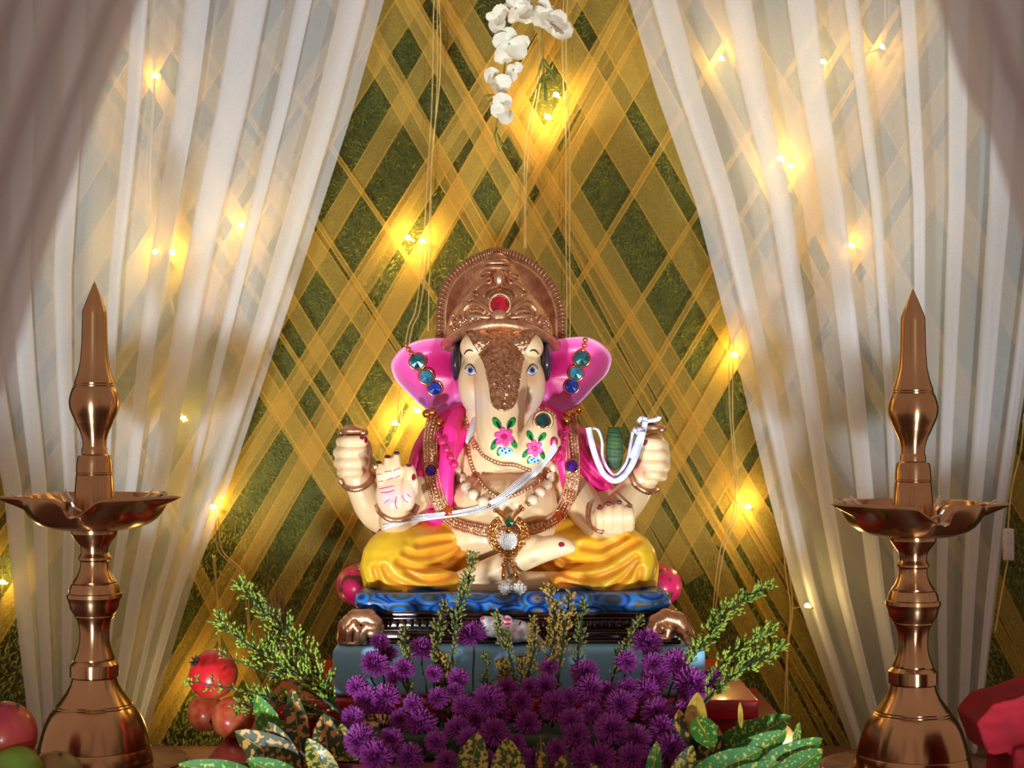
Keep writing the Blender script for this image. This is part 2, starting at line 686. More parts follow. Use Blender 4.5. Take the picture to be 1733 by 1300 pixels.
def grass():
    n = 110000
    rg = np.random.default_rng(3)
    x = rg.uniform(-1.25, 1.25, n)
    z = rg.uniform(-0.2, 1.45, n)
    L = rg.uniform(0.006, 0.013, n)
    a = rg.normal(-PI / 2, 0.8, n)
    wd = rg.uniform(0.0005, 0.0009, n)
    out = rg.uniform(0.004, 0.010, n)
    base = np.stack([x, np.full(n, WY), z], 1)
    dx, dz = np.cos(a), np.sin(a)
    side = np.stack([-dz * wd, np.zeros(n), dx * wd], 1)
    mid = base + np.stack([dx * L * .45, -out * .85, dz * L * .45], 1)
    tip = base + np.stack([dx * L, -out, dz * L], 1)
    V = np.stack([base - side, base + side, mid + side, mid - side, tip], 1).reshape(-1, 3)
    V -= np.array(ROOT['wall_back'])
    me = bpy.data.meshes.new('grass_mat')
    i = np.arange(n) * 5
    loops = np.stack([i, i + 1, i + 2, i + 3, i + 3, i + 2, i + 4], 1).ravel()
    me.vertices.add(len(V))
    me.vertices.foreach_set('co', V.ravel().astype(np.float32))
    me.loops.add(len(loops))
    me.loops.foreach_set('vertex_index', loops.astype(np.int32))
    me.polygons.add(2 * n)
    st = np.stack([np.arange(n) * 7, np.arange(n) * 7 + 4], 1).ravel()
    me.polygons.foreach_set('loop_start', st.astype(np.int32))
    me.update(calc_edges=True)
    me.materials.append(mat('grass_blade', srgb(146, 146, 50), 0.6, 0, srgb(84, 104, 36), 14, lo=0.3, hi=0.7))
    o = bpy.data.objects.new('grass_mat', me)
    COL.objects.link(o)
    o.parent = wall
    tag(o, 'short green plastic grass blades', kind='stuff')


grass()


def ribbon(p0, p1, wpx, y, k=0):
    """one strip of gold tulle stretched diagonally across the grass"""
    a, b = W(p0[0], p0[1], y), W(p1[0], p1[1], y)
    d = (b - a).normalized()
    if d.z > 0:
        a, b, d = b, a, -d
    a = a - d * min(1.3, (1.6 - a.z) / max(.2, -d.z))
    b = b + d * min(0.6, max(0, (b.z + 0.25) / max(.2, -d.z)))
    nrm = Vector((-d.z, 0, d.x))
    n = 24
    m = 4
    hw = wpx * S(y) / 2 * 0.84
    v, f = [], []
    for i in range(n + 1):
        t = i / n
        c = a + (b - a) * t
        ww = hw * (1 + 0.06 * math.sin(t * 9 + k))
        for j in range(m + 1):
            u = j / m * 2 - 1
            v.append(c + nrm * (u * ww) + Vector((0, -0.0015 * math.sin(u * 5 + t * 7 + k), 0)))
    for i in range(n):
        for j in range(m):
            x = i * (m + 1) + j
            f.append((x, x + 1, x + m + 2, x + m + 1))
    mb = MB().add((v, f))
    # rolled selvedge along both long sides gives the brighter edge lines
    for j in (0, m):
        mb.add(tube([v[i * (m + 1) + j] for i in range(n + 1)], 0.0011, 5, False))
    return mb.build('ribbon', 'tulle', wall)


RIB = [  # p0, p1, width px
    ((720, -40), (440, 400), 46), ((800, -20), (455, 560), 40), ((742, 270), (500, 650), 16),
    ((985, -20), (480, 830), 46), ((1075, -10), (620, 760), 40), ((1135, 10), (880, 440), 60),
    ((1180, 150), (930, 560), 10), 
    ((1235, 400), (1000, 800), 10), ((1250, 460), (1000, 870), 8), ((1290, 520), (1020, 1000), 30), ((1330, 620), (1060, 1080), 42),
    ((600, 640), (330, 1120), 36), ((560, 560), (240, 1060), 46), ((640, 800), (440, 1180), 12),
    ((700, 760), (470, 1200), 30), ((1220, 300), (1000, 640), 8),
    ((610, 60), (905, 540), 40), ((730, -60), (1060, 500), 56), ((880, -50), (1240, 560), 66),
    ((990, -40), (1330, 560), 70), ((575, 270), (760, 540), 8), ((520, 350), (720, 660), 8), ((505, 380), (680, 640), 36),
    ((470, 480), (640, 760), 30), ((470, 560), (600, 760), 8), ((1000, 420), (1190, 740), 12), ((960, 500), (1330, 1180), 40),
    ((1020, 560), (1400, 1210), 16), ((1110, 640), (1440, 1220), 34), ((1130, 730), (1400, 1250), 10),
    ((440, 640), (660, 980), 40), ((1110, 930), (1290, 1260), 20), ((330, 960), (470, 1240), 24),
    ((-40, 1120), (120, 860), 40), ((-60, 1010), (60, 830), 24), ((1640, 900), (1780, 1190), 36), ((1660, 1010), (1790, 1260), 22),
    ((250, 100), (60, 420), 60), ((420, 0), (160, 430), 50), ((330, 300), (120, 640), 50), ((120, 100), (330, 440), 50),
    ((1250, 60), (1480, 430), 60), ((1400, 0), (1650, 420), 60), ((1560, 40), (1330, 430), 60), ((1700, 100), (1480, 480), 50)]
for i, (a, b, wd) in enumerate(RIB):
    ribbon(a, b, wd, WY - 0.014 - 0.0011 * (i % 14), k=i)

# table
tb = thing('display_table', (0, -0.05, -0.75), 'brown wooden table carrying the whole shrine display', 'table')
tt = mk('table_top', *rbox((-1.3, -0.56, TZ - 0.035), (1.3, 0.44, TZ), 0.004), 'table', tb)
for sx in (-1.2, 1.2):
    for sy in (-0.48, 0.36):
        mk('leg', *rbox((sx - 0.04, sy - 0.04, -0.75), (sx + 0.04, sy + 0.04, TZ - 0.035), 0.004), 'table', tb)
mk('apron', *rbox((-1.22, -0.52, TZ - 0.12), (1.22, -0.50, TZ - 0.035), 0.002), 'table', tb)


# ------------------------------------------------------------------ curtains
def curtain(name, rows, y0, npl, amp, dep, seed, m, label, nv=60, zshift=0, over=0.44, group=None):
    """rows: (py, x_left, x_right) in photo pixels at depth y0; soft overlapping pleats"""
    rg = random.Random(seed)
    L = [(r[0], r[1]) for r in rows]
    R = [(r[0], r[2]) for r in rows]
    wdt = [rg.uniform(0.75, 1.35) for _ in range(npl)]
    tot = sum(wdt)
    cuts = [0]
    for q in wdt:
        cuts.append(cuts[-1] + q / tot)
    nu = npl * 22
    ph = [rg.uniform(0.75, 1.3) for _ in range(npl + 1)]
    sk = [rg.uniform(-0.5, 0.5) for _ in range(npl + 1)]
    v, f = [], []
    p0, p1 = rows[0][0], rows[-1][0]
    for j in range(nv + 1):
        t = j / nv
        py = p0 + (p1 - p0) * t
        xl, xr = interp(py, L), interp(py, R)
        for i in range(nu + 1):
            u = i / nu * npl
            k = min(int(u), npl - 1)
            fr = u - k
            cw = cuts[k + 1] - cuts[k]
            a = ph[k] * (1 - fr) + ph[k + 1] * fr
            s = sk[k]
            uu = cuts[k] + cw * (fr + over * a * math.sin(2 * PI * fr + s * math.sin(PI * fr)))
            wob = 0.012 * math.sin(t * 4 + k * 1.7) * cw * 6 * math.sin(PI * fr)
            px = xl + (xr - xl) * (uu + wob)
            y = y0 + dep * cw * npl * a * math.cos(2 * PI * fr) + 0.01 * math.sin(3 * t + k)
            y += 0.003 * math.sin(6 * PI * fr + k)
            s_ = S(y0)
            v.append(Vector(((px - 866.5) * s_, y, ZC - (py - 690) * s_)))
    for j in range(nv):
        for i in range(nu):
            x = j * (nu + 1) + i
            f.append((x, x + 1, x + nu + 2, x + nu + 1))
    o = mk(name, v, f, m)
    return tag(o, label, 'curtain', group)


curtain('sheer_curtain', [(-160, -150, 690), (0, -110, 645), (180, -90, 594), (470, -70, 500), (640, -40, 443), (830, 2, 380), (1000, 22, 318), (1272, 58, 236)],
        0.33, 8, 1, 0.024, 11, 'curtain', 'white sheer pleated curtain left of the idol, narrowing towards the table')
curtain('sheer_curtain', [(-160, 1025, 1840), (0, 1068, 1830), (150, 1112, 1815), (340, 1180, 1790), (640, 1258, 1745), (850, 1308, 1712), (1000, 1348, 1692), (1272, 1446, 1658)],
        0.33, 8, 1, 0.024, 23, 'curtain', 'white sheer pleated curtain right of the idol, behind the right brass lamp')
curtain('front_drape', [(-420, -420, 400), (0, -330, 222), (180, -400, 152), (430, -470, 60), (660, -520, -10), (900, -620, -200), (1400, -760, -420), (3960, -790, -440)],
        -1.85, 7, 1, 0.030, 5, 'drape', 'shaded pinkish white drape hanging close in the top left corner', nv=130, over=0.26)
curtain('front_drape', [(-420, 1480, 2200), (0, 1618, 2120), (120, 1655, 2150), (200, 1700, 2180), (320, 1742, 2210), (660, 1850, 2260), (900, 2000, 2340), (1400, 2180, 2480), (3960, 2200, 2510)],
        -1.85, 6, 1, 0.030, 9, 'drape', 'shaded pinkish white drape hanging close in the top right corner', nv=130, over=0.26)


# ------------------------------------------------------------------ fairy lights
def lights(wires, bulbs, label):
    x, y = bulbs[0][0], bulbs[0][1]
    t = thing('fairy_light_string', W(x, y, 0.46), label, 'string lights', 'warm fairy light strings on the backdrop')
    for wr in wires:
        yy = wr[0]
        P = cat(wr[1], 8)
        for dx in wr[2]:
            rg = random.Random(dx * 13 + int(wr[1][0][0]))
            pts = [W(p[0] + dx + 1.3 * math.sin(p[1] * 0.02 + dx), p[1], yy - 0.002 * abs(dx) / 4) for p in P]
            mk('wire', *tube(pts, 0.0011, 6), 'wire', t)
    for b in bulbs:
        yy = b[2] if len(b) > 2 else 0.452
        c = W(b[0], b[1], yy)
        mk('bulb', *ell(c, (0.0042, 0.0042, 0.0036), None, 12, 8), 'bulb', t)
        mk('bulb_socket', *tube([c + Vector((0.003, 0.004, -0.002)), c + Vector((0.012, 0.012, -0.006))], 0.0022, 8), 'wire', t)
    return t


lights([(0.45, [(738, -40), (736, 120), (728, 260), (722, 400), (706, 520), (690, 570), (675, 720)], (-3, 4)),
        (0.447, [(742, -40), (744, 130), (730, 300), (726, 560)], (0,))],
       [(690, 402), (714, 407), (668, 716), (706, 694)], 'warm fairy lights on the wire left of the idol crown')
lights([(0.45, [(958, -40), (956, 90), (960, 260), (962, 420), (960, 580)], (-3, 3)),
        (0.447, [(906, 20), (910, 130), (890, 250), (886, 420)], (0, 4))],
       [(941, 160), (926, 197)], 'warm fairy lights hanging below the white silk blossoms')
lights([(0.45, [(255, -40), (262, 128), (250, 300), (266, 425), (300, 560), (310, 708), (362, 858), (372, 930), (412, 975), (422, 1070)], (-2, 2)),
        (0.447, [(360, 940), (366, 1010), (372, 1120)], (0, 3))],
       [(262, 128), (263, 426), (291, 427), (407, 380), (310, 708), (360, 858), (345, 1170, 0.42)], 'warm fairy lights glowing behind the left sheer curtain')
lights([(0.45, [(1500, -40), (1492, 78), (1400, 110), (1330, 270), (1441, 415), (1400, 560)], (-2, 2))],
       [(1220, 98), (1393, 104), (1492, 78), (1320, 268), (1338, 281), (1441, 415)], 'warm fairy lights glowing behind the right sheer curtain')
lights([(0.45, [(1237, 570), (1238, 700), (1245, 850), (1222, 930), (1208, 1040)], (-2, 3)),
        (0.45, [(1245, 850), (1265, 857)], (0,)),
        (0.447, [(1325, 860), (1332, 960), (1340, 1030), (1332, 1110), (1330, 1215)], (-2, 2)),
        (0.447, [(1340, 1030), (1366, 1025)], (0,))],
       [(1265, 857), (1366, 1025, 0.27), (1243, 600)], 'warm fairy lights on the wire right of the idol hands')
lights([(0.45, [(-30, 900), (4, 960), (-6, 1060)], (0,)), ], [(4, 985)], 'warm fairy light at the far left edge of the backdrop')

# small white adapter box on the wire at the right edge
ad = thing('adapter_box', W(1705, 948, 0.46), 'small white plastic adapter box beside the right curtain edge', 'adapter')
mk('casing', *rbox(W(1696, 948, 0.475) , W(1717, 895, 0.455), 0.003), 'plastic_white', ad)
mk('cord', *tube([W(p[0], p[1], 0.46) for p in cat([(1733, 700), (1728, 760), (1712, 830), (1706, 896)], 8)], 0.0014, 6), 'wire', ad)
mk('cord', *tube([W(p[0], p[1], 0.46) for p in cat([(1706, 946), (1696, 1000), (1684, 1070)], 8)], 0.0014, 6), 'wire', ad)


# ================================================================== SHRINE BASES
lb = thing('low_platform', (0, -0.09, TZ), 'maroon lacquered low wooden platform under the red stool', 'platform')
mk('board', *rbox((-0.455, -0.40, 0.005), (0.455, 0.30, 0.035), 0.004), 'maroon', lb)
for sx in (-0.40, 0.40):
    for sy in (-0.33, 0.23):
        mk('foot', *rbox((sx - 0.035, sy - 0.035, TZ), (sx + 0.035, sy + 0.035, 0.005), 0.004), 'maroon', lb)
ch = thing('wooden_stool', (0, 0.03, 0.035), 'bright red painted wooden stool under the pale pedestal', 'stool')
mk('seat', *rbox((-0.39, -0.20, 0.062), (0.39, 0.26, 0.094), 0.004), 'red_paint', ch)
for sx in (-0.33, 0.33):
    for sy in (-0.14, 0.20):
        mk('leg', *rbox((sx - 0.03, sy - 0.03, 0.035), (sx + 0.03, sy + 0.03, 0.062), 0.003), 'red_paint', ch)
mk('apron', *rbox((-0.34, -0.165, 0.042), (0.34, -0.15, 0.062), 0.002), 'red_paint', ch)
pdm = MB().add(rbox((-0.287, -0.175, 0.094), (0.309, 0.235, 0.1745), 0.012, 4))
pd = pdm.build('pedestal_block', 'pedestal')
tag(pd, 'pale blue rounded rectangular pedestal block under the idol', 'pedestal')

# ================================================================== IDOL
idol = thing('elephant_headed_idol', (-0.02, 0.02, 0.1745), 'painted plaster idol with elephant head, gold crown and yellow garment', 'idol')

# ---------- body: one continuous skin (torso, head, trunk, four arms, hands, legs, foot)
B = MB()
B.add(E(850, 795, .035, 88, 95, .070))
B.add(E(852, 848, .000, 96, 52, .090))
B.add(E(850, 905, .02, 110, 50, .080))
B.add(E(770, 768, .035, 46, 44, .045)).add(E(935, 768, .035, 46, 44, .045))
B.add(E(848, 705, .02, 58, 50, .055))
# head
B.add(E(848, 622, .005, 73, 84, .082))
B.add(E(806, 650, -.030, 31, 52, .045)).add(E(892, 650, -.030, 31, 52, .045))
B.add(E(810, 700, -.02, 22, 26, .03)).add(E(890, 695, -.02, 20, 26, .03))
B.add(E(814, 588, -.045, 36, 30, .036)).add(E(884, 588, -.045, 36, 30, .036))
B.add(T([(848, 578, -.020, 46), (848, 600, -.036, 47), (848, 628, -.060, 47), (847, 660, -.088, 45), (846, 700, -.112, 42), (847, 735, -.130, 41), (852, 752, -.138, 38), (868, 768, -.146, 28), (890, 768, -.152, 28), (906, 754, -.158, 31), (914, 734, -.158, 30), (918, 718, -.152, 25)]))
B.add(T([(915, 748, -.160, 25), (928, 749, -.160, 17), (938, 748, -.158, 12)]))
# rear left arm + fist
B.add(T([(765, 770, .035, 40), (715, 815, .030, 38), (672, 862, .012, 34), (650, 872, .000, 33), (630, 858, -.012, 30), (614, 830, -.025, 26), (606, 808, -.032, 25)]))
B.add(E(599, 775, -.036, 30, 42, .026))
for k, (py, x0, x1) in enumerate(((747, 574, 616), (765, 569, 615), (783, 570, 614), (799, 576, 610))):
    B.add(T([(x0 + 3, py + 1, -.040, 9.5), ((x0 + x1) / 2 - 6, py, -.062, 10.0), (x1 - 4, py - 1, -.058, 9.5), (x1 + 2, py + 1, -.038, 8)]))
B.add(T([(618, 790, -.030, 10), (621, 765, -.034, 10), (616, 746, -.042, 8.5)]))
# front left arm + open palm
B.add(T([(745, 800, .01, 34), (700, 850, -.015, 32), (672, 880, -.045, 30), (668, 872, -.075, 27), (668, 850, -.092, 25)]))
B.add(E(668, 838, -.098, 33, 37, .017))
B.add(E(690, 835, -.106, 15, 30, .015))
for (x0, y0, x1, y1, r) in ((645, 820, 641, 788, 7.2), (659, 815, 656, 778, 7.4), (673, 812, 671, 773, 7.4)):
    B.add(T([(x0, y0, -.100, r), ((x0 + x1) / 2, (y0 + y1) / 2, -.106, r), (x1, y1, -.103, r * .88)]))
B.add(T([(692, 820, -.104, 12), (694, 803, -.106, 11.5), (692, 793, -.104, 9.5)]))
B.add(T([(700, 832, -.104, 9), (701, 815, -.110, 8)]))
# rear right arm + fist
B.add(T([(940, 770, .035, 40), (985, 815, .030, 38), (1025, 855, .012, 34), (1048, 858, .000, 33), (1068, 840, -.012, 30), (1085, 815, -.025, 26), (1095, 800, -.032, 25)]))
B.add(E(1106, 775, -.036, 29, 42, .026))
for k, (py, x0, x1) in enumerate(((752, 1082, 1126), (770, 1081, 1129), (788, 1083, 1129), (804, 1088, 1124))):
    B.add(T([(x0 + 1, py + 1, -.038, 8.5), (x0 + 12, py - 2, -.059, 9.8), (x1 - 14, py - 1, -.061, 10.0), (x1 - 3, py + 2, -.040, 9.5)]))
B.add(T([(1084, 790, -.030, 9), (1080, 770, -.034, 9), (1084, 753, -.040, 8)]))
# front right arm + upturned fist
B.add(T([(955, 800, .01, 34), (985, 850, -.015, 32), (1010, 885, -.05, 28), (1030, 885, -.085, 26)]))
B.add(E(1038, 880, -.098, 38, 26, .022))
for (x, y0, y1) in ((1016, 895, 866), (1032, 897, 860), (1049, 897, 858), (1066, 892, 862)):
    B.add(T([(x, y0, -.106, 8.6), (x, (y0 + y1) / 2, -.124, 9.0), (x - 1, y1 + 3, -.120, 8.6), (x - 2, y1 - 2, -.106, 7.5)]))
# bare crossed shins and the foot resting on the knee
B.add(T([(775, 988, -.075, 20), (835, 965, -.095, 23), (882, 945, -.112, 23), (915, 932, -.126, 22), (940, 925, -.130, 20), (962, 926, -.132, 13)]))
B.add(T([(955, 926, -.135, 9), (968, 928, -.138, 8)]))
B.add(E(905, 925, -.118, 28, 20, .022))
B.add(T([(940, 985, -.060, 18), (870, 988, -.080, 20), (800, 994, -.090, 16)]))
body = remesh(B, 0.0024, 3, 0.5)
CREAM, LILAC, BLUSH = srgb(236, 202, 152), srgb(214, 180, 186), srgb(226, 156, 112)


def skin(P):
    x, y = PXA(P)
    c = np.tile(np.array(CREAM[:3]), (len(P), 1))
    g = lambda cx, cy, r: np.exp(-((x - cx) ** 2 + (y - cy) ** 2) / (r * r))
    fr = (P[:, 1] < -.08)
    c = mixa(c, srgb(226, 202, 188), 0.8 * (g(806, 685, 24) + g(905, 685, 24)))
    c = mixa(c, BLUSH, 0.75 * (g(800, 642, 10) + g(899, 642, 10)))
    c = mixa(c, LILAC, 0.9 * g(660, 842, 20) * fr)
    c = mixa(c, LILAC, 0.6 * g(694, 838, 14) * fr)
    for (cx, cy) in ((620, 800), (1086, 800)):
        c = mixa(c, srgb(226, 96, 96), 0.55 * g(cx + (7 if cx < 800 else -7), cy - 5, 13))
    return c


bo = body.build('body', 'skin', idol, True, skin)
TB = bvh(body)


def p_add(name, m, outs, parent=None, off=0.0006, rings=3, tree=None, label=None, smooth=True):
    for ol in outs:
        o = mk(name, *patch(ol, tree or TB, off, rings), m, parent or bo, smooth)
        if label:
            o['label'] = label


# painted eyes and brows
for s, cx in ((-1, 797), (1, 900)):
    fl_ = lambda x: cx + (x - 797) * (.88 if s < 0 else -.88)
    eye = [(786, 626), (790, 622), (796, 620), (802, 623), (806, 631), (802, 634), (796, 634), (790, 631)]
    p_add('eye', 'eye_white', [[(fl_(x), y) for x, y in cat(eye, 3, True)]], off=0.0009)
    p_add('iris', 'iris', [oval(fl_(796.5), 627.5, 4.6, 5.2)], off=0.0014)
    p_add('pupil', 'black', [oval(fl_(796.5), 627.5, 2.3, 2.6, 12)], off=0.0019)
    for ln, r in (([(785, 625), (789, 619), (796, 617), (803, 622), (808, 632)], .00098), ([(787, 628), (795, 635), (806, 633)], .0006),
                  ([(784, 600), (789, 594), (796, 592.5), (801, 595)], .0015)):
        mk('eyebrow' if r > .001 else 'eye_line', *stube([(fl_(x), y) for x, y in ln], TB, r, 0.0002, 6, taper=True), 'black', bo)
# hair at the temples
mk('hair', *E(772, 612, .0, 11, 34, .042), 'hair', idol)
mk('hair', *E(925, 612, .0, 11, 34, .042), 'hair', idol)
# hammered gold trunk plate
gp = [(790, 560), (800, 580), (812, 600), (822, 622), (828, 650), (832, 680), (838, 692), (852, 697), (864, 693), (872, 680), (876, 655), (880, 625), (886, 600), (896, 580), (906, 562), (870, 556), (848, 554), (820, 556)]


def rel(x, y, t):
    n = noise.noise(Vector((x * .27, y * .27, 3))) + .6 * noise.noise(Vector((x * .5, y * .5, 9)))
    return 0.0028 * max(-0.9, n) + (0.0014 if t > .96 else 0)


tp = mk('trunk_plate', *patch(cat(gp, 8, True), TB, 0.0035, 34, rel), 'hammered', idol)
tp['label'] = 'hammered gold plate down the forehead and trunk'


# flowers painted on the trunk
def trunk_flower(cx, cy, s, rot):
    c, q = math.cos(rot), math.sin(rot)
    P = lambda x, y: (cx + s * (x * c - y * q), cy + s * (x * q + y * c))
    Q = lambda pts: [P(*p) for p in pts]
    ov = lambda x, y, a, b, r=0: Q(oval(x, y, a, b, 14, r))
    p_add('painted_leaf', 'leaf_paint', [ov(-12, -22, 6, 11, -.6), ov(12, -22, 6, 11, .6), ov(-16, 14, 5, 11, .5), ov(16, 12, 5, 11, -.5), ov(-8, 26, 4, 8, .2)], off=.0006)
    p_add('painted_stroke', 'black', [ov(-9, -17, 2.2, 8, -.5), ov(9, -18, 2.2, 8, .5), ov(-13, 9, 1.8, 7, .7), ov(14, 7, 1.8, 7, -.7)], off=.0010)
    p_add('painted_patch', 'blue_paint', [ov(2, 26, 13, 7)], off=.0008)
    p_add('painted_dot', 'black', [ov(-3, 25, 1.8, 1.6), ov(3, 28, 1.8, 1.6), ov(9, 25, 1.8, 1.6), ov(1, 22, 1.5, 1.3)], off=.0012, rings=1)
    p_add('painted_petal', 'petal_pink', [ov(10 * math.cos(a), 2 + 10 * math.sin(a), 7, 5.5, a) for a in [k * 2 * PI / 6 + .3 for k in range(6)]], off=.0013)
    p_add('painted_heart', 'petal_red', [ov(0, 2, 6, 5)], off=.0019)


trunk_flower(853, 738, 1.0, 0.0)
trunk_flower(905, 757, 0.85, 0.12)
# trunk tip ring and nostril
p_add('nostril_rim', 'petal_red', [oval(937, 748, 6.5, 9)], off=.0010)
p_add('nostril', 'skin_dot' if 'skin_dot' in M else 'petal_pink', [oval(937.5, 748, 3.4, 5.5)], off=.0016)

# nails, palm lines
p_add('nail', 'nail', [oval(613, 739, 4, 6, 10, .3), oval(619, 745, 3, 5, 10), oval(692, 788, 5, 3, 10), oval(700, 808, 3.4, 6, 10),
                       oval(1081, 751, 3.2, 5.5, 10, .3), oval(1092, 749, 4, 5.5, 10, .5), oval(1015, 859, 5, 4.5, 10, -.3), oval(1030, 852.5, 5, 4, 10, -.3),
                       oval(1048, 850.5, 5, 3.8, 10), oval(1066, 856, 5.2, 4, 10, .3), oval(950, 922, 5.4, 4.2, 10)], off=.0008)
p_add('nail', 'hair', [oval(641, 783, 5, 3, 10), oval(656, 773, 5.5, 3.2, 10), oval(671, 767, 5.2, 3, 10)], off=.0006)
for ln in ([(637, 804), (645, 802)], [(650, 799), (663, 797)], [(666, 797), (677, 792)], [(640, 816), (649, 814)], [(654, 813), (665, 809)], [(668, 809), (678, 805)],
           [(641, 828), (655, 825), (668, 822)], [(643, 834), (658, 833), (668, 829)], [(681, 838), (684, 846), (691, 851)], [(689, 836), (695, 842)],
           [(671, 840), (669, 852), (672, 862)], [(650, 852), (659, 845)]):
    mk('palm_line', *stube(ln if len(ln) > 2 else [ln[0], ((ln[0][0] + ln[1][0]) / 2, (ln[0][1] + ln[1][1]) / 2), ln[1]], TB, .0009, 0.0, 6, taper=True), 'line_pink', bo)

# tusk
mk('tusk', *T([(806, 712, -.045, 8), (800, 726, -.058, 7), (794, 738, -.066, 5), (790, 748, -.070, 2.5)]), 'mouse', idol)


# ---------- ears
def ear(outline, root, y_out, name_side):
    ol = cat(outline, 6, True)
    cx, cy = root
    rings = 16
    v, f, tt = [], [], []
    m = len(ol)

    def depth(t, x):
        d = abs(x - cx) / 110.0
        base = 0.028 - 0.020 * d
        dish = 0.016 * math.sin(PI * min(1, t) ** 1.4)
        return base + dish - 0.004 * t
    for k in range(rings + 1):
        t = k / rings
        for (x, y) in ol:
            X, Y = cx + (x - cx) * t, cy + (y - cy) * t
            v.append(W(X, Y, depth(t, X)))
            tt.append(t)
    nfr = len(v)
    for k in range(rings + 1):
        t = k / rings
        for (x, y) in ol:
            X, Y = cx + (x - cx) * t, cy + (y - cy) * t
            v.append(W(X, Y, depth(t, X) + 0.004 + 0.010 * math.sin(PI * min(1, 1 - t * .9) * .5)))
            tt.append(t)
    for k in range(rings):
        for i in range(m):
            a, b = k * m + i, k * m + (i + 1) % m
            f.append((a, b, b + m, a + m))
            f.append((nfr + a, nfr + a + m, nfr + b + m, nfr + b))
    for i in range(m):
        a, b = rings * m + i, rings * m + (i + 1) % m
        f.append((a, b, nfr + b, nfr + a))

    def col(P):
        x, y = PXA(P)
        t = np.min(np.stack([np.hypot(x - q[0], y - q[1]) for q in ol]), 0) / 46.0
        t = np.minimum(1, t)
        rim, deep = srgb(232, 152, 190), srgb(228, 24, 122)
        c = np.tile(np.array(rim[:3]), (len(P), 1))
        c = mixa(c, srgb(240, 84, 166), t * 3.2)
        inner = np.exp(-((x - (cx + (-18 if cx < 848 else 18))) ** 2 / 900.0 + (y - 625) ** 2 / 2600.0))
        c = mixa(c, deep, inner + np.maximum(0, t - .45) * .8)
        return mixa(c, srgb(206, 130, 206), 0.85 * np.exp(-((y - 690) / 26.0) ** 2) * (1 - t * .6))
    o = mk('ear', v, f, 'paint', idol, True, col)
    mb = MB()
    mb.v, mb.f = v, f
    return o, mb


earL, earLm = ear([(772, 576), (740, 572), (705, 577), (680, 590), (665, 608), (662, 622), (670, 643), (690, 665), (712, 686), (730, 698), (752, 702), (780, 694), (790, 650), (785, 600)], (768, 640), 0, 'L')
earR, earRm = ear([(924, 580), (950, 573), (988, 570), (1012, 578), (1030, 594), (1035, 611), (1026, 634), (1005, 656), (985, 678), (965, 694), (940, 702), (912, 694), (904, 650), (910, 600)], (928, 640), 0, 'R')


def stud(px, py, r, m, tree, parent, y=None, bez=True, off=.003):
    h, n = hit(px, py, tree, y)
    n = (n + Vector((0, -2, 0))).normalized()
    c = h + n * off
    g = mk('gem', *gem(c, r * S(c.y), n), m, parent, False)
    if bez:
        mb = MB().add(ring(c - n * r * S(c.y) * .2, r * S(c.y) * 1.06, r * S(c.y) * .16, n))
        mb.build('gem_bezel', 'bright_gold', parent)
    return g


TE = bvh(earLm, earRm)
for e_, lst, ch_ in ((earL, ((706, 612, 13.2, 'gem_teal'), (722, 637.5, 12, 'gem_cyan'), (736, 657, 11.6, 'gem_blue')), [(687, 584), (690, 590), (695, 597)]),
                     (earR, ((984.5, 607, 13.2, 'gem_teal'), (974.5, 632, 12, 'gem_cyan'), (967.5, 654, 11.6, 'gem_blue')), [(991, 574), (990, 583), (987, 592)])):
    for (x, y, r, m) in lst:
        stud(x, y, r, m, TE, e_, off=.006)
    mb = MB()
    for (x, y) in ch_:
        h, n = hit(x, y, TE)
        mb.add(ell(h + n * .002, (.0045,) * 3, None, 10, 8))
    mb.build('ear_chain', 'bright_gold', e_)

# ---------- crown
crown = mk('crown', *lathe([(0.001, 0), (0.001, 0.001)], W(846, 500, 0.02), 8), 'gold', idol)
bpy.data.objects.remove(crown)
ho = cat([(742, 590), (738, 555), (739, 515), (750, 478), (772, 450), (800, 432), (824, 422), (841, 418), (862, 422), (890, 433), (918, 453), (941, 484), (955, 520), (957, 555), (953, 590), (900, 600), (848, 602), (795, 600)], 5, True)
hc = (848, 530)


def halo(rim0, yf, yb):
    v, f = [], []
    m = len(ho)
    ts = [0.0, .5, .80, .835, .86, .885, 1.0]
    ys = [yf + .004, yf + .004, yf + .003, yf - .003, yf - .003, yf + .002, yf + .002]
    for t, y in zip(ts, ys):
        for p in ho:
            v.append(W(hc[0] + (p[0] - hc[0]) * max(t, .01), hc[1] + (p[1] - hc[1]) * max(t, .01), y))
    for p in ho:
        v.append(W(p[0], p[1], yb))
    v.append(W(hc[0], hc[1], yb + .01))
    K = len(ts)
    for k in range(K):
        for i in range(m):
            a, b = k * m + i, k * m + (i + 1) % m
            f.append((a, b, b + m, a + m))
    for i in range(m):
        f.append((K * m + i, K * m + (i + 1) % m, (K + 1) * m))
    return v, f


haM = MB().add(halo(0, 0.035, 0.055))
crown = haM.build('crown', 'gold', idol)
crown['label'] = 'tall gold crown with a rounded ridged backplate'
rg = MB()
m = len(ho)
dens = []
for i in range(m):
    a, b = ho[i], ho[(i + 1) % m]
    if max(a[1], b[1]) < 590:
        dens.append((a, b))
L_ = 0
for a, b in dens:
    n_ = max(1, int(math.hypot(a[0] - b[0], a[1] - b[1]) / 5.6))
    for k in range(n_):
        t = (k + .5) / n_
        x, y = a[0] + (b[0] - a[0]) * t, a[1] + (b[1] - a[1]) * t
        p = [(hc[0] + (x - hc[0]) * s, hc[1] + (y - hc[1]) * s) for s in (.895, .945, .995)]
        rg.add(tube([W(p[0][0], p[0][1], .035), W(p[1][0], p[1][1], .0335), W(p[2][0], p[2][1], .036)], [.0013, .0017, .0013], 6))
rg.build('rim_ridges', 'gold', crown)

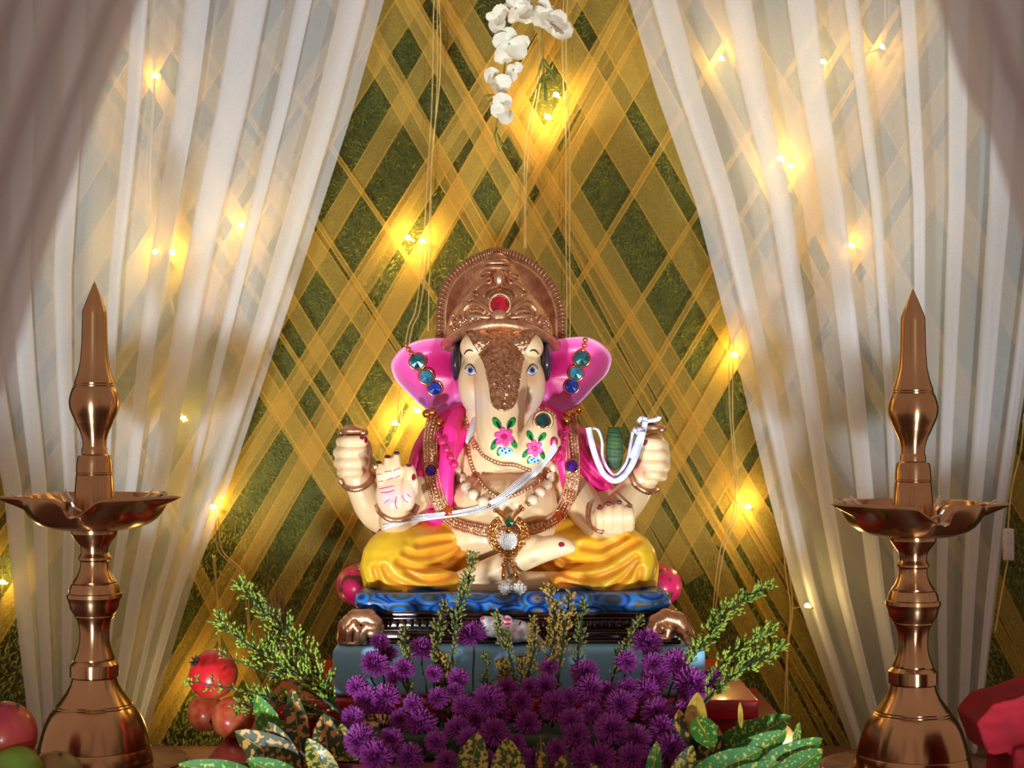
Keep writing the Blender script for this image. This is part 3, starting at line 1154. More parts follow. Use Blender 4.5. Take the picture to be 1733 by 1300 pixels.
cp = MB()
ring_rows = [(580, 92, .088), (560, 92, .088), (535, 84, .082), (510, 68, .070), (485, 50, .054), (465, 35, .040), (450, 27, .030), (442, 22, .024), (436, 10, .010)]
n_ = 64
for (py, hw, dp) in ring_rows:
    lift = 22 * min(1, max(0, (py - 470) / 80))
    for i in range(n_):
        a = 2 * PI * i / n_
        x, y = 845 + hw * math.cos(a), 0.025 - dp * math.sin(a)
        q = W(x, py - lift * max(0, math.sin(a)), 0.0)
        cp.v.append(Vector((q.x, y, q.z)))
for j in range(len(ring_rows) - 1):
    for i in range(n_):
        a, b = j * n_ + i, j * n_ + (i + 1) % n_
        cp.f.append((a, b, b + n_, a + n_))
cp.f.append(tuple(range((len(ring_rows) - 1) * n_, len(ring_rows) * n_)))
cp.build('crown_cap', 'gold', crown)
TC = bvh(cp)
bd = MB().add(tube([W(p[0], p[1], p[2]) for p in cat([(754, 584, .03), (770, 570, -.018), (800, 556, -.052), (846, 548, -.070), (892, 556, -.052), (922, 570, -.018), (940, 584, .03)], 8)], 9.5 * S(), 12))
bd.build('crown_band', 'gold', crown)
sc = MB()


def Zp(zx, zy):
    return 640 + .2424 * zx, 400 + .2424 * zy


for cv, r in (([(600, 575), (600, 520), (640, 480), (700, 480), (780, 530), (815, 580)], .0042), ([(655, 435), (715, 470), (795, 525)], .0040),
              ([(735, 425), (775, 372), (850, 350)], .0040), ([(700, 410), (665, 405), (680, 375), (735, 330), (790, 290), (790, 320), (750, 330)], .0038),
              ([(620, 560), (700, 560), (800, 570)], .0045), ([(640, 530), (700, 520), (745, 545)], .0030), ([(770, 440), (790, 400), (850, 388)], .0030),
              ([(500, 640), (520, 590), (560, 560), (575, 600), (540, 620)], .0030), ([(680, 440), (640, 450), (620, 490)], .0028),
              ([(750, 300), (720, 290), (740, 260), (790, 250)], .0028), ([(800, 290), (830, 240), (850, 230)], .0040)):
    for mir in (0, 1):
        pts = [Zp(1700 - x if mir else x, y) for x, y in cv]
        sc.add(stube(pts, TC, r, .0008, 8, taper=True))
sc.build('crown_scrolls', 'gold', crown)
bds = MB()
rr_ = random.Random(4)
for k in range(150):
    sx = rr_.choice((-1, 1))
    zx = 850 + sx * rr_.uniform(60, 350)
    zy = rr_.uniform(540, 665) if abs(zx - 850) > 220 else rr_.uniform(500, 600)
    if abs(zx - 850) < 260 and zy > 600:
        continue
    x, y = Zp(zx, zy)
    h, n = hit(x, y, TC)
    q = rr_.uniform(.0016, .0036)
    bds.add(ell(h, (q, q, q), None, 8, 6))
tag(bds.build('crown_beading', 'hammered', crown), kind='stuff')
kn = MB().add(E(840, 446, -.012, 25, 9, .024)).add(E(840, 455, -.018, 24, 6.5, .026)).add(E(840, 438, -.004, 18, 10, .018)).add(E(845, 470, -.038, 9, 15, .010))
kn.build('crown_knob', 'gold', crown)
kn = MB().add(E(845, 536, -.064, 14, 14, .010)).add(E(836, 545, -.066, 8, 9, .008)).add(E(855, 545, -.066, 8, 9, .008))
kn.build('crown_rosette', 'gold', crown)
g_ = stud(846, 515, 14.5, 'gem_red', TC, crown, off=.006, bez=False)
g_['label'] = 'large red faceted gem'
mk('gem_bezel', *ring(hit(846, 515, TC)[0] + Vector((0, -.003, 0)), .0172, .0030, Vector((0, -1, 0))), 'gold', crown)

# ---------- pink shawl over both shoulders
sh = MB()
sh.add(T([(790, 705, .035, 26), (757, 742, .022, 42), (733, 785, .012, 42), (728, 830, .006, 36), (735, 868, -.004, 28)]))
sh.add(T([(775, 700, -.01, 12), (763, 730, -.035, 14), (757, 780, -.045, 14), (752, 830, -.045, 16), (752, 868, -.04, 16)]))
sh.add(T([(912, 705, .035, 26), (945, 742, .022, 42), (975, 775, .014, 44), (1000, 800, .008, 38), (1014, 812, .004, 26)]))
sh.add(T([(925, 700, -.01, 12), (940, 730, -.035, 14), (955, 780, -.045, 14), (965, 820, -.04, 16)]))
shm = remesh(sh, .003, 4)
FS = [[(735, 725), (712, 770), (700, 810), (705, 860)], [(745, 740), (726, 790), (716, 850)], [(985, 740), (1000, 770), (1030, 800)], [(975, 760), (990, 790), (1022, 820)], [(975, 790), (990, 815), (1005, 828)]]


def folded(mb, curves, wd, dep):
    P = np.array([tuple(p) for p in mb.v])
    x, y = PXA(P)
    P[:, 1] += dep * np.exp(-(dcurves(x, y, curves) / wd) ** 2)
    mb.v = [Vector(p) for p in P]
    return mb


folded(shm, FS, 4.0, .006)
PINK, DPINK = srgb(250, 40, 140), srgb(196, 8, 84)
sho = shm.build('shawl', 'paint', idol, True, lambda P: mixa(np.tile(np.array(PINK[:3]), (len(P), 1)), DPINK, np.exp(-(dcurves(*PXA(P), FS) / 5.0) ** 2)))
sho['label'] = 'hot pink shoulder shawl'

# ---------- yellow garment over the legs
dh = MB()
dh.add(T([(800, 935, .03, 48), (735, 938, -.01, 52), (675, 945, -.05, 56), (662, 955, -.06, 52)]))
dh.add(T([(900, 935, .03, 48), (975, 940, -.01, 52), (1045, 945, -.05, 56), (1062, 955, -.06, 52)]))
dh.add(T([(668, 960, -.055, 50), (690, 985, -.075, 40), (760, 990, -.085, 24)]))
dh.add(T([(1060, 960, -.055, 48), (1020, 985, -.078, 40), (950, 990, -.088, 22)]))
dh.add(T([(640, 960, -.02, 32), (645, 990, -.03, 30)])).add(T([(1086, 960, -.02, 30), (1084, 990, -.03, 29)]))
dh.add(E(850, 940, .06, 190, 58, .085))
dh.add(T([(720, 900, .0, 28), (850, 905, .012, 30), (990, 900, .0, 28)]))
dhm = remesh(dh, .003, 5)
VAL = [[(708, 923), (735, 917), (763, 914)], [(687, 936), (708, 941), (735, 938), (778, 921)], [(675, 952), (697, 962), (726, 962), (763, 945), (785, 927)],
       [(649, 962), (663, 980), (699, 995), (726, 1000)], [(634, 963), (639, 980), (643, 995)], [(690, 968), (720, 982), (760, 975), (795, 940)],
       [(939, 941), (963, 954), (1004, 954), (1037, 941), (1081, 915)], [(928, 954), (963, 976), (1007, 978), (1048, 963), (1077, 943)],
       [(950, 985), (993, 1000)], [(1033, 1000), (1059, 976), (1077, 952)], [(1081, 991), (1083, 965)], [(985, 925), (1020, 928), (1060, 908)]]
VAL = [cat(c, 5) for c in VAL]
zfl = 0.2535
P_ = np.array([tuple(p) for p in dhm.v])
xx, yy_ = PXA(P_)
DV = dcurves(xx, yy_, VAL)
P_[:, 1] += np.where(P_[:, 1] < .03, .0070 * np.exp(-(DV / 6.0) ** 2) - .0035 * np.exp(-((DV - 12) / 6.5) ** 2), 0)
P_[:, 2] = np.where(P_[:, 2] < zfl, zfl + (P_[:, 2] - zfl) * .02, P_[:, 2])
dhm.v = [Vector(p) for p in P_]


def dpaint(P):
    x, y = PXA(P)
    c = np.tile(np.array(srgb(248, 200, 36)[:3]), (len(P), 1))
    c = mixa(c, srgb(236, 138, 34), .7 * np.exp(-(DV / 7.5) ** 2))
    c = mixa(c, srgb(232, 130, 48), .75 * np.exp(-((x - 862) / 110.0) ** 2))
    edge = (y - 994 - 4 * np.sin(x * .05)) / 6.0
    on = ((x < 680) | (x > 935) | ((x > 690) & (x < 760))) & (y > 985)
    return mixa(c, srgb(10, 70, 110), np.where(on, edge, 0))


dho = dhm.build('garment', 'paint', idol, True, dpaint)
dho['label'] = 'yellow pleated leg garment shaded orange in the folds'

# ---------- moulded gold garland band and necklaces
TA = bvh(body, shm, dhm)


def band(pts, half, tree, name, relief=.0016, parent=None, step=3, off=.003, mname='hammered', y=None, seed=0):
    P = cat(pts, step)
    m_ = len(P)
    nw = 8
    v, f = [], []
    last = None
    hits = []
    for (x, yv) in P:
        h, n = hit(x, yv, tree, y)
        hits.append(h.y)
    # smooth the depth so the band bridges hollows
    hs = hits[:]
    for it in range(6):
        hs = [min(hits[i], (hs[max(i - 1, 0)] + hs[i] + hs[min(i + 1, m_ - 1)]) / 3) for i in range(m_)]
    for i, (x, yv) in enumerate(P):
        a, b = P[max(i - 1, 0)], P[min(i + 1, m_ - 1)]
        dx, dy = b[0] - a[0], b[1] - a[1]
        l = math.hypot(dx, dy) or 1
        nx, ny = -dy / l, dx / l
        for j in range(nw + 1):
            u = j / nw * 2 - 1
            X, Y = x + nx * half * u, yv + ny * half * u
            bulge = (1 - u * u) * .006
            nz = noise.noise(Vector((X * .33 + seed, Y * .33, 1))) * relief * 1.5
            edge = .0022 if abs(abs(u) - .75) < .01 else 0
            v.append(W(X, Y, hs[i] - off - bulge - nz - edge))
    for i, (x, yv) in enumerate(P):
        a, b = P[max(i - 1, 0)], P[min(i + 1, m_ - 1)]
        dx, dy = b[0] - a[0], b[1] - a[1]
        l = math.hypot(dx, dy) or 1
        for u in (-1, 1):
            v.append(W(x - dy / l * half * u, yv + dx / l * half * u, hs[i] + .012))
    q = nw + 1
    base = m_ * q
    for i in range(m_ - 1):
        for j in range(nw):
            a = i * q + j
            f.append((a, a + 1, a + q + 1, a + q))
        f.append((i * q, i * q + q, base + 2 * i + 2, base + 2 * i))
        f.append((i * q + nw, base + 2 * i + 1, base + 2 * i + 3, i * q + q + nw))
        f.append((base + 2 * i, base + 2 * i + 2, base + 2 * i + 3, base + 2 * i + 1))
    mb = MB()
    mb.v, mb.f = v, f
    o = mk(name, v, f, mname, parent or idol)
    return o, mb


gpts = [(736, 708), (729, 740), (729, 780), (735, 820), (746, 856), (768, 882), (808, 894), (852, 899), (900, 893), (938, 878), (958, 852), (968, 815), (969, 775), (966, 740), (963, 705)]
gar, garm = band(gpts, 13, TA, 'garland_band', step=14)
gar['label'] = 'broad textured gold garland band'
TG = bvh(body, shm, dhm, garm)
gb = MB()
gc = cat(gpts, 12)
for i_, (x, y) in enumerate(gc):
    a_, b2_ = gc[max(0, i_ - 1)], gc[min(len(gc) - 1, i_ + 1)]
    dx, dy = b2_[0] - a_[0], b2_[1] - a_[1]
    l_ = math.hypot(dx, dy) or 1
    for u in (-10.5, -5.5, 0, 5.5, 10.5):
        if abs(u) < 1 and i_ % 2:
            continue
        h, n = hit(x - dy / l_ * u, y + dx / l_ * u, TG)
        q_ = .0021 if abs(u) > 8 else (.0030 if abs(u) < 1 else .0018)
        gb.add(ell(h + n * .0003, (q_,) * 3, None, 7, 5))
tag(gb.build('garland_beading', 'gold', gar), kind='stuff')
for (x, y, rx, m_) in ((729, 796, 10, 'gem_purple'), (968, 789, 10.5, 'gem_purple'), (757, 866, 9, 'gem_orange'), (945, 874, 10, 'gem_orange')):
    stud(x, y, rx, m_, TG, gar)


def chain(pts, tree, r, name, parent=None, step=None, off=.001, mname='gold'):
    """beaded chain lying on the surface"""
    P = cat(pts, 30)
    mb = MB()
    acc = 0
    lastp = P[0]
    st = step or r * 2.0 / S()
    for p in P:
        acc += math.hypot(p[0] - lastp[0], p[1] - lastp[1])
        lastp = p
        if acc >= st * .62:
            acc = 0
            h, n = hit(p[0], p[1], tree)
            c = h + n * off
            mb.add(ell(c, (r, r, r * 1.0), None, 8, 6))
    return tag(mb.build(name, mname, parent or idol), kind='stuff')


for c_, r in (([(775, 690), (783, 712), (800, 745), (820, 770), (846, 783), (872, 786), (900, 796)], .0040),
              ([(782, 700), (790, 740), (794, 770), (804, 800), (826, 830), (850, 842), (880, 834), (910, 815), (935, 790), (948, 760)], .0042),
              ([(790, 705), (797, 735), (804, 760)], .0034), ([(905, 690), (925, 695), (945, 712), (955, 730)], .0038)):
    chain(c_, TB, r, 'gold_chain')
# bracelets
for pts, r in (([(575, 812), (586, 824), (602, 828), (619, 822), (632, 805), (636, 788)], .0052), ([(637, 853), (644, 868), (658, 878), (672, 880), (688, 877), (700, 868), (706, 855)], .0048),
               ([(1064, 790), (1070, 808), (1080, 824), (1098, 832), (1115, 826)], .0055), ([(998, 852), (995, 868), (998, 884), (1008, 896), (1020, 900)], .0042)):
    mb = MB()
    P = cat(pts, 9)
    pp = []
    for p in P:
        h, n = hit(p[0], p[1], TB, -.03)
        pp.append(h)
    ys = [p.y for p in pp]
    for k in range(4):
        ys = [min(pp[i].y, (ys[max(0, i - 1)] + ys[i] + ys[min(len(ys) - 1, i + 1)]) / 3) for i in range(len(ys))]
    pp = [W(P[i][0], P[i][1], ys[i] - .001) for i in range(len(P))]
    mb.add(tube(pp, [r * (1 + .14 * (1 if i % 2 else -1)) for i in range(len(pp))], 10))
    mb.build('bracelet', 'gold', idol)
# gold hilts held in the two raised fists
for cx, cy in ((598, 729), (1103, 724)):
    mb = MB().add(E(cx, cy, -.045, 24, 9, .022)).add(E(cx - 2, cy - 5, -.044, 15, 6, .016)).add(E(cx - 20, cy + 3, -.044, 7, 6, .010)).add(E(cx + 17, cy + 3, -.05, 8, 7, .012))
    mb.build('gold_hilt', 'gold', idol)
# jewelled ornament at the trunk tip
stud(919, 712, 12, 'gem_dark', TB, idol, off=.006)
mk('trunk_tip_setting', *ring(hit(919, 712, TB)[0] + Vector((0, -.002, 0)), .0145, .0028), 'gold', idol)

# ---------- cushion, throne, scroll feet
cu = MB()
v_, f_ = [], []
nx_, ny_ = 60, 16
x0, x1 = (597 - 866.5) * S(-.15), (1138 - 866.5) * S(-.15)


def cushion_rows():
    pr = [(0, -.013), (.012, -.0165), (.026, -.010), (.03, 0), (.026, .009), (.012, .015), (0, .016)]
    pts = []
    for t in range(9):
        a = -PI / 2 + PI * t / 8
        pts.append((math.cos(a) * .012, math.sin(a) * .0155))
    return pts


pr = cushion_rows()
yA, yB = -.150, .17
loop = []
cor = .03
for (cx, cy, a0) in ((x1 - cor, yA + cor, -PI / 2), (x1 - cor, yB - cor, 0), (x0 + cor, yB - cor, PI / 2), (x0 + cor, yA + cor, PI)):
    for k in range(9):
        a = a0 + PI / 2 * k / 8
        loop.append((cx + cor * math.cos(a), cy + cor * math.sin(a), math.cos(a), math.sin(a)))
ext = []
for i in range(len(loop)):
    a, b = loop[i], loop[(i + 1) % len(loop)]
    n2 = max(1, int(math.hypot(a[0] - b[0], a[1] - b[1]) / .02))
    for k in range(n2):
        t = k / n2
        ext.append(tuple(a[j] + (b[j] - a[j]) * t for j in range(4)))
m_ = len(ext)
zmid = .2415
for (dx, dz) in pr:
    for i, e in enumerate(ext):
        wv = .0012 * math.sin(i * .9)
        v_.append((e[0] + e[2] * (dx - .012), e[1] + e[3] * (dx - .012), zmid + dz * (1 + .05 * math.sin(i * .35)) + (wv if dz > 0 else 0)))
for k in range(len(pr) - 1):
    for i in range(m_):
        a, b = k * m_ + i, k * m_ + (i + 1) % m_
        f_.append((a, b, b + m_, a + m_))
f_.append(tuple(range((len(pr) - 1) * m_, len(pr) * m_)))
f_.append(tuple(range(m_))[::-1])
# peacock-eye pattern for the cushion
mc, nt, b_ = nodes_of('peacock_cushion')
N, L = nt.nodes, nt.links
tc = N.new('ShaderNodeTexCoord')
mp = N.new('ShaderNodeMapping')
mp.inputs['Scale'].default_value = (1, .55, 1.6)
L.new(tc.outputs['Object'], mp.inputs[0])
vo = N.new('ShaderNodeTexVoronoi')
vo.inputs['Scale'].default_value = 17
vo.inputs['Randomness'].default_value = .55
L.new(mp.outputs[0], vo.inputs['Vector'])
r1 = N.new('ShaderNodeValToRGB')
cr = r1.color_ramp
cr.interpolation = 'EASE'
cs = [(0, srgb(20, 60, 150)), (.10, srgb(150, 130, 60)), (.18, srgb(16, 90, 190)), (.26, srgb(10, 34, 90)), (.34, srgb(24, 120, 210)), (.42, srgb(60, 70, 40)), (.50, srgb(20, 110, 205)),
      (.58, srgb(10, 40, 110)), (.66, srgb(30, 130, 215)), (.78, srgb(90, 84, 50)), (.9, srgb(200, 84, 60))]
cr.elements[0].position, cr.elements[0].color = cs[0]
cr.elements[1].position, cr.elements[1].color = cs[1]
for p_, c_ in cs[2:]:
    e_ = cr.elements.new(p_)
    e_.color = c_
L.new(vo.outputs['Distance'], r1.inputs[0])
L.new(r1.outputs[0], b_.inputs['Base Color'])
b_.inputs['Roughness'].default_value = .3
b_.inputs['Coat Weight'].default_value = .3
M['cushion'] = mc
cuo = mk('cushion', v_, f_, 'cushion', idol)
cuo['label'] = 'blue peacock-patterned seat cushion'
# pink bolster behind the cushion
bl = MB().add(tube([(x0 - .012, .06, .245), (x0 - .016, .10, .245), (x0 - .004, .14, .245), (0, .16, .255), (x1 + .0, .14, .245), (x1 + .006, .10, .245), (x1 + .0, .06, .245)], [.02, .036, .04, .04, .04, .034, .02], 20))
M['bolster'] = mat('pink_bolster', srgb(244, 36, 110), .35, 0, srgb(120, 60, 34), 26, lo=.52, hi=.58, coat=.2)
bl.build('bolster', 'bolster', idol)
# throne with mouldings
th = MB()
X0, X1 = (603 - 866.5) * S(-.13), (1148 - 866.5) * S(-.13)
for (za, zb, g) in ((.1745, .181, .004), (.181, .195, .0), (.195, .199, .003), (.199, .213, -.003), (.213, .218, .002), (.218, .228, -.001)):
    th.add(rbox((X0 - g, -.135 - g, za), (X1 + g, .17, zb), .002, 2))
th.build('throne', 'brown_gloss', idol)
st_ = MB()
for k in range(44):
    x = X0 + (X1 - X0) * (k + .5) / 44
    st_.add(rbox((x - .0022, -.1395, .2005), (x + .0022, -.131, .212), .0012, 2))
st_.build('throne_fluting', 'brown_gloss', idol)


def paw(mir, cx):
    s = -1 if mir else 1
    P = lambda x, y, d: W(cx + s * x, y, d)
    mb = MB()
    if not mir:
        mb.add(rtube([P(-30, 1082, -.150), P(-26, 1060, -.160), P(-10, 1046, -.162), P(12, 1045, -.165), P(24, 1055, -.168), P(30, 1062, -.168)], [.012, .014, .015, .014, .012, .009]))
        mb.add(rtube([P(-20, 1088, -.160), P(-22, 1066, -.172), P(-12, 1056, -.176), P(-6, 1066, -.178), P(-8, 1082, -.170)], [.007, .008, .008, .007, .006]))
        mb.add(rtube([P(4, 1086, -.165), P(0, 1070, -.172), P(10, 1060, -.176), P(22, 1062, -.176), P(32, 1066, -.172)], [.006, .008, .008, .008, .006]))
        mb.add(E(cx - 12, 1062, -.145, 26, 26, .022))
        mb.add(E(cx - 14, 1086, -.150, 22, 7, .020))
        mb.add(E(cx + 18, 1070, -.160, 14, 10, .012))
    else:
        mb.add(rtube([W(cx + 40, 1092, -.150), W(cx + 26, 1070, -.156), W(cx + 12, 1050, -.160), W(cx - 8, 1044, -.162), W(cx - 26, 1052, -.164), W(cx - 32, 1066, -.164), W(cx - 22, 1080, -.166), W(cx - 6, 1078, -.168), W(cx - 4, 1066, -.170), W(cx - 14, 1062, -.172)],
                     [.008, .013, .015, .014, .012, .011, .010, .009, .008, .007]))
        mb.add(E(cx - 12, 1066, -.152, 24, 20, .016))
        mb.add(rtube([W(cx + 14, 1060, -.166), W(cx + 24, 1078, -.166), W(cx + 34, 1092, -.160)], [.006, .007, .007]))
    mb.v = [(p[0], p[1], max(p[2], .1748)) for p in mb.v]
    return mb.build('scroll_foot', 'gold', idol)


paw(False, 612)
paw(True, 1134)
# the little white mouse lying against the throne
ms = MB()
ms.add(E(868, 1068, -.158, 34, 20, .020)).add(E(835, 1062, -.166, 22, 17, .016)).add(T([(830, 1056, -.168, 13), (819, 1049, -.172, 7)])).add(E(858, 1050, -.170, 10, 9, .006)).add(E(846, 1047, -.162, 8, 8, .006))
ms.add(T([(890, 1072, -.158, 14), (905, 1080, -.155, 9), (916, 1086, -.15, 5)])).add(E(850, 1084, -.170, 10, 5, .010))
msm = remesh(ms, .0022, 2)
msm.v = [Vector((p[0], p[1], max(p[2], .1748))) for p in msm.v]
mo = msm.build('mouse', 'mouse', idol)
mo['label'] = 'small white mouse with pink ears at the throne front'
TM = bvh(msm)
for ol, mm in ((oval(816, 1047, 4, 3), 'mouse_pink'), (oval(858, 1049, 6, 3), 'mouse_pink'), (oval(858, 1056, 6, 2.4), 'mouse_pink'), (oval(837, 1056, 2.2, 2.4), 'black'), (oval(880, 1055, 1.2, 4, 10, .4), 'black')):
    mk('mouse_marking', *patch(ol, TM, .0006, 2), mm, mo)

# ================================================================== THINGS WORN AND HELD BY THE IDOL
TN = bvh(body, shm, dhm, garm)
nk = thing('pearl_necklace', W(860, 1000, -.16), 'long necklace of cream pearls and pink beads with white pendant', 'necklace')
last_y = None


def bead(px, py, r, name, m, extra=0.0, y=None):
    if y is None:
        h, n = hit(px, py, TN)
        yy = h.y - r * S() * .9 - extra
    else:
        yy = y
    c = W(px, py, yy)
    return mk(name, *ell(c, (r * S(),) * 3, None, 16, 10), m, nk), c


for (x, y) in ((743, 737), (749, 748), (756, 761), (763, 774), (769, 786)):
    bead(x, y, 7.4, 'pink_bead', 'pink_bead', .003)
for (x, y) in ((959, 728), (955, 740), (951, 752), (948, 764), (945, 776)):
    bead(x, y, 7.4, 'pink_bead', 'pink_bead', .003)
for (x, y, r) in ((772, 797, 8.6), (781, 810, 8.8), (789, 825, 9.4), (801, 838, 9.6), (818, 850, 9.6), (938, 791, 8.4), (933, 807, 8.6), (926, 821, 8.8), (914, 834, 9.2), (902, 847, 9.2)):
    bead(x, y, r, 'pearl', 'pearl')
for (x, y) in ((745.5, 742), (752, 755), (759, 768), (766, 781), (777, 803), (785, 817), (795, 831), (809, 845), (957, 734), (953, 746), (949, 758), (946, 770), (942, 784), (936, 799), (930, 814), (920, 828), (908, 841)):
    bead(x, y, 3.4, 'gold_spacer', 'bright_gold', .002)
for cl in (((722, 700), (731, 697), (737, 706), (744, 715)), ((979, 692), (970, 697), (962, 701), (958, 711))):
    for (x, y) in cl:
        bead(x, y, 7.6, 'gold_ball', 'bright_gold', .004)
PY_ = min(hit(x, y, TN)[0].y for x, y in ((860, 905), (845, 930), (875, 930), (852, 955), (868, 960), (860, 975), (856, 992), (879, 992))) - .008
for pts in ([(826, 856), (838, 864), (850, 872), (858, 880)], [(895, 853), (884, 861), (873, 870), (866, 880)]):
    ys = [hit(x, y, TN)[0].y - .008 for x, y in pts]
    for i, (x, y) in enumerate(pts):
        mk('gold_link', *ell(W(x, y, ys[i]), (.0038,) * 3, None, 10, 8), 'bright_gold', nk)
    mk('gold_bar', *tube([W(pts[1][0], pts[1][1], ys[1]), W(pts[2][0], pts[2][1], ys[2]), W(pts[3][0], pts[3][1], PY_)], [.0020, .0034, .0018], 8), 'bright_gold', nk)
mk('green_gem', *gem(W(862, 884, PY_ - .004), .0078, n=8), 'gem_green', nk, False)
# openwork crescent with a pearl-studded dome
pn = MB()
for k in range(3):
    R_ = 24 + 5 * k
    pn.add(tube([W(860 + R_ * math.cos(a), 904 + R_ * .95 * math.sin(a), PY_ + .002 + .002 * k) for a in [(-.35 + 1.7 * i / 26) * PI for i in range(27)]], .0022, 8))
for i in range(30):
    a = (-.3 + 1.6 * i / 29) * PI
    R_ = 26 + 6 * (i % 2)
    pn.add(ell(W(860 + R_ * math.cos(a), 904 + R_ * math.sin(a), PY_ - .001), (.0030,) * 3, None, 8, 6))
pn.build('crescent', 'bright_gold', nk)
do = mk('pendant_dome', *ell(W(860, 915, PY_), (.0155, .009, .0155), None, 20, 12), 'white_pearl', nk)
sd = MB()
for j in range(-4, 5):
    ww = math.sqrt(max(0, 1 - (j / 4.6) ** 2))
    n2 = max(3, int(9 * ww))
    for i in range(n2):
        u = (i + .5) / n2 * 2 - 1
        x, z = u * ww * .0150, j * .0034
        yy = -.009 * math.sqrt(max(0, 1 - (x / .0158) ** 2 - (z / .0158) ** 2))
        sd.add(ell(W(860, 915, PY_) + Vector((x, yy, z)), (.0017,) * 3, None, 6, 4))
sd.build('seed_pearls', 'white_pearl', do)
mk('pendant_cap', *ell(W(860, 897, PY_ - .004), (.006, .005, .006), None, 12, 8), 'bright_gold', nk)
for (x, y, r) in ((848, 940, 3), (856, 939, 3.6), (864, 939, 3.6), (872, 940, 3), (855, 948, 3.4), (866, 949, 3.4), (852, 956, 4), (868, 957, 4), (861, 945, 4)):
    mk('gold_link', *ell(W(x, y, PY_), (r * S(),) * 3, None, 10, 8), 'bright_gold', nk)
for (x0_, x1_, yb) in ((852, 852, 982), (868, 876, 983)):
    mk('gold_bar', *tube([W(x0_, 958, PY_), W((x0_ + x1_) / 2, 970, PY_ - .002), W(x1_, yb, PY_ - .003)], [.0022, .0036, .0024], 8), 'bright_gold', nk)
for (x, y) in ((856, 994), (879, 995)):
    c = W(x, y, PY_ - .004)
    td = mk('pearl_drop', *lathe([(.0008, c.z + .013), (.006, c.z + .007), (.0112, c.z + .001), (.0085, c.z - .005), (.004, c.z - .012), (.0008, c.z - .016)], c, 14), 'white_pearl', nk)
    sd = MB()
    for (rr, dz, n2) in ((.0075, .006, 8), (.0108, .002, 11), (.0108, -.002, 11), (.0075, -.007, 8), (.0045, -.011, 5)):
        for i in range(n2):
            a = 2 * PI * i / n2
            sd.add(ell((c.x + rr * math.cos(a), c.y + rr * math.sin(a), c.z + dz), (.0020,) * 3, None, 6, 4))
    sd.build('seed_pearls', 'white_pearl', td)

# white sacred thread bundle across the belly
tr = thing('cotton_thread_bundle', W(700, 888, -.12), 'bundle of white cotton threads slung diagonally across the belly', 'thread')
base_pts = [(941, 752), (925, 775), (905, 798), (880, 820), (852, 843), (815, 860), (770, 870), (720, 876), (680, 882), (648, 892)]
bp_ = cat(base_pts, 6)
ysr = [hit(x, y, TN)[0].y for x, y in bp_]
ys = ysr[:]
for k in range(8):
    ys = [min(ysr[i], (ys[max(0, i - 1)] + ys[i] + ys[min(len(ys) - 1, i + 1)]) / 3) for i in range(len(ys))]
for s in range(9):
    pts = []
    for i, (x, y) in enumerate(bp_):
        t = i / (len(bp_) - 1)
        sp = (s - 4) * (1.3 + .5 * math.sin(t * 5))
        tw = 1.2 * math.sin(t * 14 + s)
        pts.append(W(x + (sp + tw) * .45, y + (sp + tw), ys[i] - .004 - .0016 * math.cos(s * 2.4 + t * 10)))
    mk('strand', *tube(pts, .00115, 6), 'thread', tr)


# folded white strip and leaf roll held at the raised right hand
def strip(path, y0, y1, th_=.0016):
    P = cat(path, 10)
    v, f = [], []
    n = len(P)
    for i, (x, y) in enumerate(P):
        a, b = P[max(0, i - 1)], P[min(n - 1, i + 1)]
        dx, dy = b[0] - a[0], b[1] - a[1]
        l = math.hypot(dx, dy) or 1
        nx, ny = -dy / l * th_ / S(), dx / l * th_ / S()
        w_ = .002 * math.sin(i * .5)
        for (q, yy) in ((0, y0 + w_), (0, y1), (1, y1), (1, y0 + w_)):
            p = W(x + nx * q, y + ny * q, 0)
            v.append(Vector((p.x, yy, p.z)))
    for i in range(n - 1):
        for j in range(4):
            a, b = i * 4 + j, i * 4 + (j + 1) % 4
            f.append((a, b, b + 4, a + 4))
    f.append((0, 1, 2, 3))
    f.append(tuple(range(4 * n - 4, 4 * n))[::-1])
    return v, f


pc = thing('folded_cloth_strip', W(1036, 806, -.06), 'folded white cloth strip looped beside the raised right fist', 'cloth')
mk('fold', *strip([(997, 722), (1003, 750), (1012, 778), (1022, 797), (1036, 806), (1050, 797), (1062, 778), (1074, 745), (1082, 712)], -.085, -.045, .009), 'paper', pc)
mk('fold', *strip([(1000, 722), (1010, 726), (1017, 745), (1019, 775), (1036, 799), (1054, 778), (1061, 748), (1064, 730)], -.078, -.048, .004), 'paper', pc)
mk('fold', *strip([(1064, 730), (1070, 722), (1086, 728), (1078, 750), (1068, 776)], -.090, -.055, .010), 'paper', pc)
mk('fold', *strip([(1072, 712), (1080, 704), (1096, 708), (1112, 703), (1108, 712), (1090, 715)], -.084, -.055, .006), 'paper', pc)
lr = thing('rolled_leaf', W(1040, 795, -.06), 'dark green rolled leaf tucked inside the white cloth loop', 'leaf')
c0 = W(1040, 795, -.062)
hgt = 72 * S(-.06)
mk('roll', *lathe([(.002, c0.z), (.010, c0.z + .004), (.0135, c0.z + .016), (.0145, c0.z + .034), (.0135, c0.z + .05), (.0115, c0.z + .060), (.0108, c0.z + hgt), (.0085, c0.z + hgt), (.008, c0.z + hgt - .01)], c0, 20), 'leaf_roll', lr)
sp_ = MB()
for k in range(9):
    z = c0.z + .008 + k * .0065
    rr = interp(z - c0.z, [(0, .006), (.016, .0138), (.034, .0148), (.05, .0138), (.07, .011)])
    sp_.add(ring((c0.x, c0.y, z), rr, .0006, Vector((.08, 0, 1)), 20, 5))
sp_.build('leaf_wrap', 'leaf_roll', lr)

